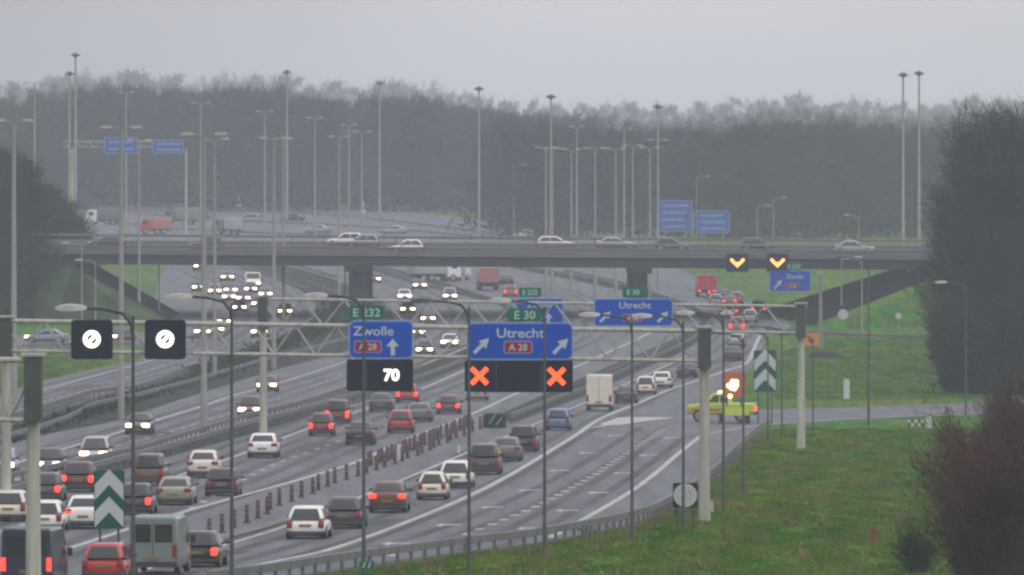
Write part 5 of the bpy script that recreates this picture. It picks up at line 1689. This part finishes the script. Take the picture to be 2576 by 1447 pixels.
# dense brush at the feet of the near groups
def shrub(x, yb, ytop, label, seed, w=3.0, n=5000, m=None, tw=.05, tl=1.2, name='bare_shrub', d=None, stems=14):
    d = d or d_of(yb)
    s = F / d
    z0 = gz(d)
    H = (yb - ytop) / s
    rng = np.random.RandomState(seed)
    r = thing(name, label, 'shrub', ((x - CX) * d / F, d, z0), 0, 'shrubs beside the grass')
    st = MB(); tips = []
    for k in range(stems):
        a = rng.uniform(0, 2 * math.pi); lean = rng.uniform(.1, 1.0) * w / H
        q = [np.array([rng.normal(0, w * .2), rng.normal(0, w * .2), -.1])]
        dv = np.array([math.cos(a) * lean, math.sin(a) * lean, 1.0]); dv /= np.linalg.norm(dv)
        ln = H * rng.uniform(.7, 1.0)
        for j in range(6):
            dv = dv + rng.normal(0, .1, 3); dv /= np.linalg.norm(dv)
            q.append(q[-1] + dv * ln / 6); tips.append((q[-1], dv))
        st.tube([tuple(v) for v in q], [.06, .05, .04, .03, .022, .015, .008], 5)
    st.build('stem', M_bark, r, recalc=False)
    idx = rng.randint(0, len(tips), n)
    base = np.array([tips[i][0] for i in idx]) + rng.normal(0, .45, (n, 3)) * np.array([w * .35, w * .35, .9])
    base[:, 2] = np.maximum(base[:, 2], .05)
    dd = np.array([tips[i][1] for i in idx]) + rng.normal(0, .6, (n, 3)); dd /= np.linalg.norm(dd, axis=1)[:, None]
    ss = np.cross(dd, rng.normal(0, 1, (n, 3))); ss /= np.linalg.norm(ss, axis=1)[:, None]
    ln = rng.uniform(.4, 1.1, n)[:, None] * tl; wd = rng.uniform(.6, 1.4, n)[:, None] * tw
    v = np.stack([base - ss * wd / 2, base + ss * wd / 2, base + dd * ln], 1)
    c = link(bpy.data.objects.new('crown', tri_mesh('crown', v, m or M_shrub))); c.parent = r
for k, (x, yb, yt, w, m, lab) in enumerate((
        (2420, 988, 830, 2.6, M_ever, 'dark brush at the left foot of the right tree group'),
        (2470, 992, 800, 3.5, M_ever, 'dark brush in the middle of the right tree group'),
        (2545, 995, 780, 3.5, M_ever, 'dark brush under the right-hand trees by the picture edge'),
        (2400, 930, 790, 2.4, M_ever, 'dark brush behind the left foot of the right trees'),
        (2455, 940, 640, 3.2, M_ever, 'tall dark brush between the right trees'),
        (2530, 945, 600, 4.0, M_ever, 'tallest dark brush between the right trees'),
        (2545, 1180, 985, 2.6, M_shrub, 'brown bare shrub behind the near shrubs at the right edge'),
        (2480, 1235, 1060, 2.0, M_shrub, 'brown bare shrub halfway down the right edge of the grass'),
        (2560, 1320, 960, 3.0, M_shrub, 'large brown bare shrub at the right picture edge'),
        (2505, 1400, 1080, 2.2, M_shrub, 'brown bare shrub left of the large edge shrub'),
        (2465, 1470, 1190, 1.8, M_shrub, 'low brown shrub in the bottom right corner, leftmost'),
        (2545, 1490, 1120, 2.6, M_shrub, 'dense reddish shrub in the bottom right corner'),
        (2310, 1440, 1340, .9, M_ivy, 'small greenish sapling clump on the near grass'),
        (20, 815, 640, 3.5, M_ever, 'dark brush at the left picture edge under the trees'),
        (60, 812, 690, 2.0, M_ever, 'lower dark brush right of the leftmost lamp mast'),
        (-20, 806, 660, 2.4, M_ever, 'dark brush at the very left edge under the trees'))):
    big = m is M_ever
    shrub(x, yb, yt, lab, 200 + k, w, (900 if m is M_ivy else 7500) if not big else 5000, m, .035 if not big else .2, .9 if not big else 1.3)

# dark hedge growing in the median
def hedge(name, lab, pts, hgt, n, seed, width=2.4):
    path = gpath(pts, 6)
    sp = resample(path, .5)
    rng = np.random.RandomState(seed)
    idx = rng.randint(0, len(sp), n)
    base = np.array([sp[i][0][:] for i in idx]) + rng.normal(0, 1, (n, 3)) * np.array([width * .35, .4, 0])
    lump = .65 + .35 * np.sin(np.array(idx) * .09 + seed) * np.sin(np.array(idx) * .031)
    base[:, 2] += rng.uniform(0, 1, n) ** .7 * hgt * lump
    d = rng.normal(0, 1, (n, 3)) + np.array([0, 0, .5]); d /= np.linalg.norm(d, axis=1)[:, None]
    s = np.cross(d, rng.normal(0, 1, (n, 3))); s /= np.linalg.norm(s, axis=1)[:, None]
    k = rng.uniform(.5, 1.3, n)[:, None] * .3
    o = link(bpy.data.objects.new(name, tri_mesh(name, np.stack([base - s * k * .4, base + s * k * .4, base + d * k], 1), M_ivy)))
    tag(o, lab, 'hedge')
hedge('hedge', 'dark green hedge in the median behind the near gantry beam', [(500, 945), (640, 898), (760, 856), (845, 822), (870, 795), (850, 770)], 1.3, 9000, 3)
hedge('hedge', 'low dark scrub in the median at the left behind its guard rail', [(-60, 1135), (160, 1062), (300, 1018), (420, 982), (560, 940), (700, 898)], .55, 9000, 4, 1.6)
hedge('hedge', 'low dark scrub in the median between the bracing and the bridge', [(1190, 892), (1270, 850), (1300, 812), (1290, 790)], .6, 3000, 5, 1.4)

# rough grass on the verges
def grass(name, lab, poly_y, n, seed, hgt=.28):
    """poly_y: rows of (y, x0, x1) in picture positions"""
    rng = np.random.RandomState(seed)
    ys = [r[0] for r in poly_y]
    y = rng.uniform(ys[0], ys[-1], n)
    x0 = np.interp(y, ys, [r[1] for r in poly_y]); x1 = np.interp(y, ys, [r[2] for r in poly_y])
    x = x0 + (x1 - x0) * rng.uniform(0, 1, n)
    d = np.interp(-y, -_Y, _D)
    p = np.stack([(x - CX) * d / F, d, ZC - h_at(d) - .03], 1)
    patch = .6 + .4 * np.sin(p[:, 0] * 1.7 + np.sin(p[:, 1] * .21) * 2) * np.sin(p[:, 1] * .13 + 1)
    out = []
    for k in range(3):
        q = p + rng.normal(0, .12, (n, 3)) * np.array([1, 1.5, 0])
        dv = rng.normal(0, .4, (n, 3)); dv[:, 2] = 1; dv /= np.linalg.norm(dv, axis=1)[:, None]
        a = rng.uniform(0, math.pi, n); s = np.stack([np.cos(a), np.sin(a) * .3, np.zeros(n)], 1)
        h = (rng.uniform(.35, 1.0, n) * hgt * patch)[:, None]; w = rng.uniform(.025, .06, n)[:, None]
        out.append(np.stack([q - s * w, q + s * w, q + dv * h], 1))
    m = mat('grass_blades', (.03, .132, .006), .9, .2, (.5, .06, .5), col2=(.098, .145, .014), spec=.1, detail=5)
    o = link(bpy.data.objects.new(name, tri_mesh(name, np.concatenate(out), m)))
    tag(o, lab, 'grass', None, 'stuff')
grass('verge_grass', 'rough winter grass on the near right verge', [(1078, 1950, 2500), (1100, 1912, 2560), (1150, 1860, 2600), (1205, 1805, 2640), (1275, 1710, 2660), (1318, 1620, 2680), (1365, 1400, 2700), (1388, 1220, 2700), (1432, 930, 2720), (1475, 640, 2750), (1520, 400, 2800)], 60000, 2)
def straw():
    rng = np.random.RandomState(12)
    n = 1500
    y = rng.uniform(1110, 1460, n); x = rng.uniform(0, 1, n)
    xr = np.interp(y, [1110, 1205, 1318, 1432, 1460], [1915, 1815, 1630, 960, 760])
    x = xr + (2450 - xr) * x
    d = np.interp(-y, -_Y, _D)
    c = np.stack([(x - CX) * d / F, d, ZC - h_at(d) - .03], 1)
    keep = np.sin(c[:, 0] * 1.1) * np.sin(c[:, 1] * .09) + rng.normal(0, .4, n) > .1
    c = c[keep]
    out = []
    for k in range(9):
        m = len(c)
        dv = rng.normal(0, .5, (m, 3)); dv[:, 2] = 1; dv /= np.linalg.norm(dv, axis=1)[:, None]
        q = c + rng.normal(0, .1, (m, 3)) * np.array([1, 1, 0])
        s = np.stack([np.ones(m), np.zeros(m), np.zeros(m)], 1) * .025
        out.append(np.stack([q - s, q + s, q + dv * rng.uniform(.2, .6, m)[:, None]], 1))
    o = link(bpy.data.objects.new('dead_grass', tri_mesh('dead_grass', np.concatenate(out), mat('straw', (.11, .095, .03), .9, .3, (1, .2, 1), col2=(.16, .14, .06), spec=.1))))
    tag(o, 'straw-coloured dead grass tufts on the near right verge', 'grass', None, 'stuff')
straw()
grass('slope_grass', 'grass between the side road and the bridge slope', [(850, 2080, 2400), (890, 1960, 2420), (940, 1940, 2450), (1005, 1950, 2500)], 14000, 3, .3)
grass('left_grass', 'grass left of the oncoming road below the round signals', [(882, -50, 400), (905, -50, 330), (934, -50, 205), (959, -50, 100), (1000, -50, -20)], 9000, 4, .3)

# ---------------------------------------------------------------- misty air round camera and scene
hz = MB()
hz.box((0, 3070, 32), (1500, 6320, 62))
ho = hz.mesh('haze', mat('haze_surface', (1, 1, 1)))
ho.materials.clear()
hm = bpy.data.materials.new('mist')
hm.use_nodes = True
ht = hm.node_tree
for n in list(ht.nodes):
    ht.nodes.remove(n)
hout = ht.nodes.new('ShaderNodeOutputMaterial')
hv = ht.nodes.new('ShaderNodeVolumePrincipled')
hv.inputs['Color'].default_value = (0.83, 0.88, 1.0, 1)
hv.inputs['Density'].default_value = 0.00018
hv.inputs['Anisotropy'].default_value = 0.0
ht.links.new(hv.outputs['Volume'], hout.inputs['Volume'])
ho.materials.append(hm)
o = put('haze', ho)
o['kind'] = 'stuff'
o['label'] = 'pale mist filling the air over the motorway'
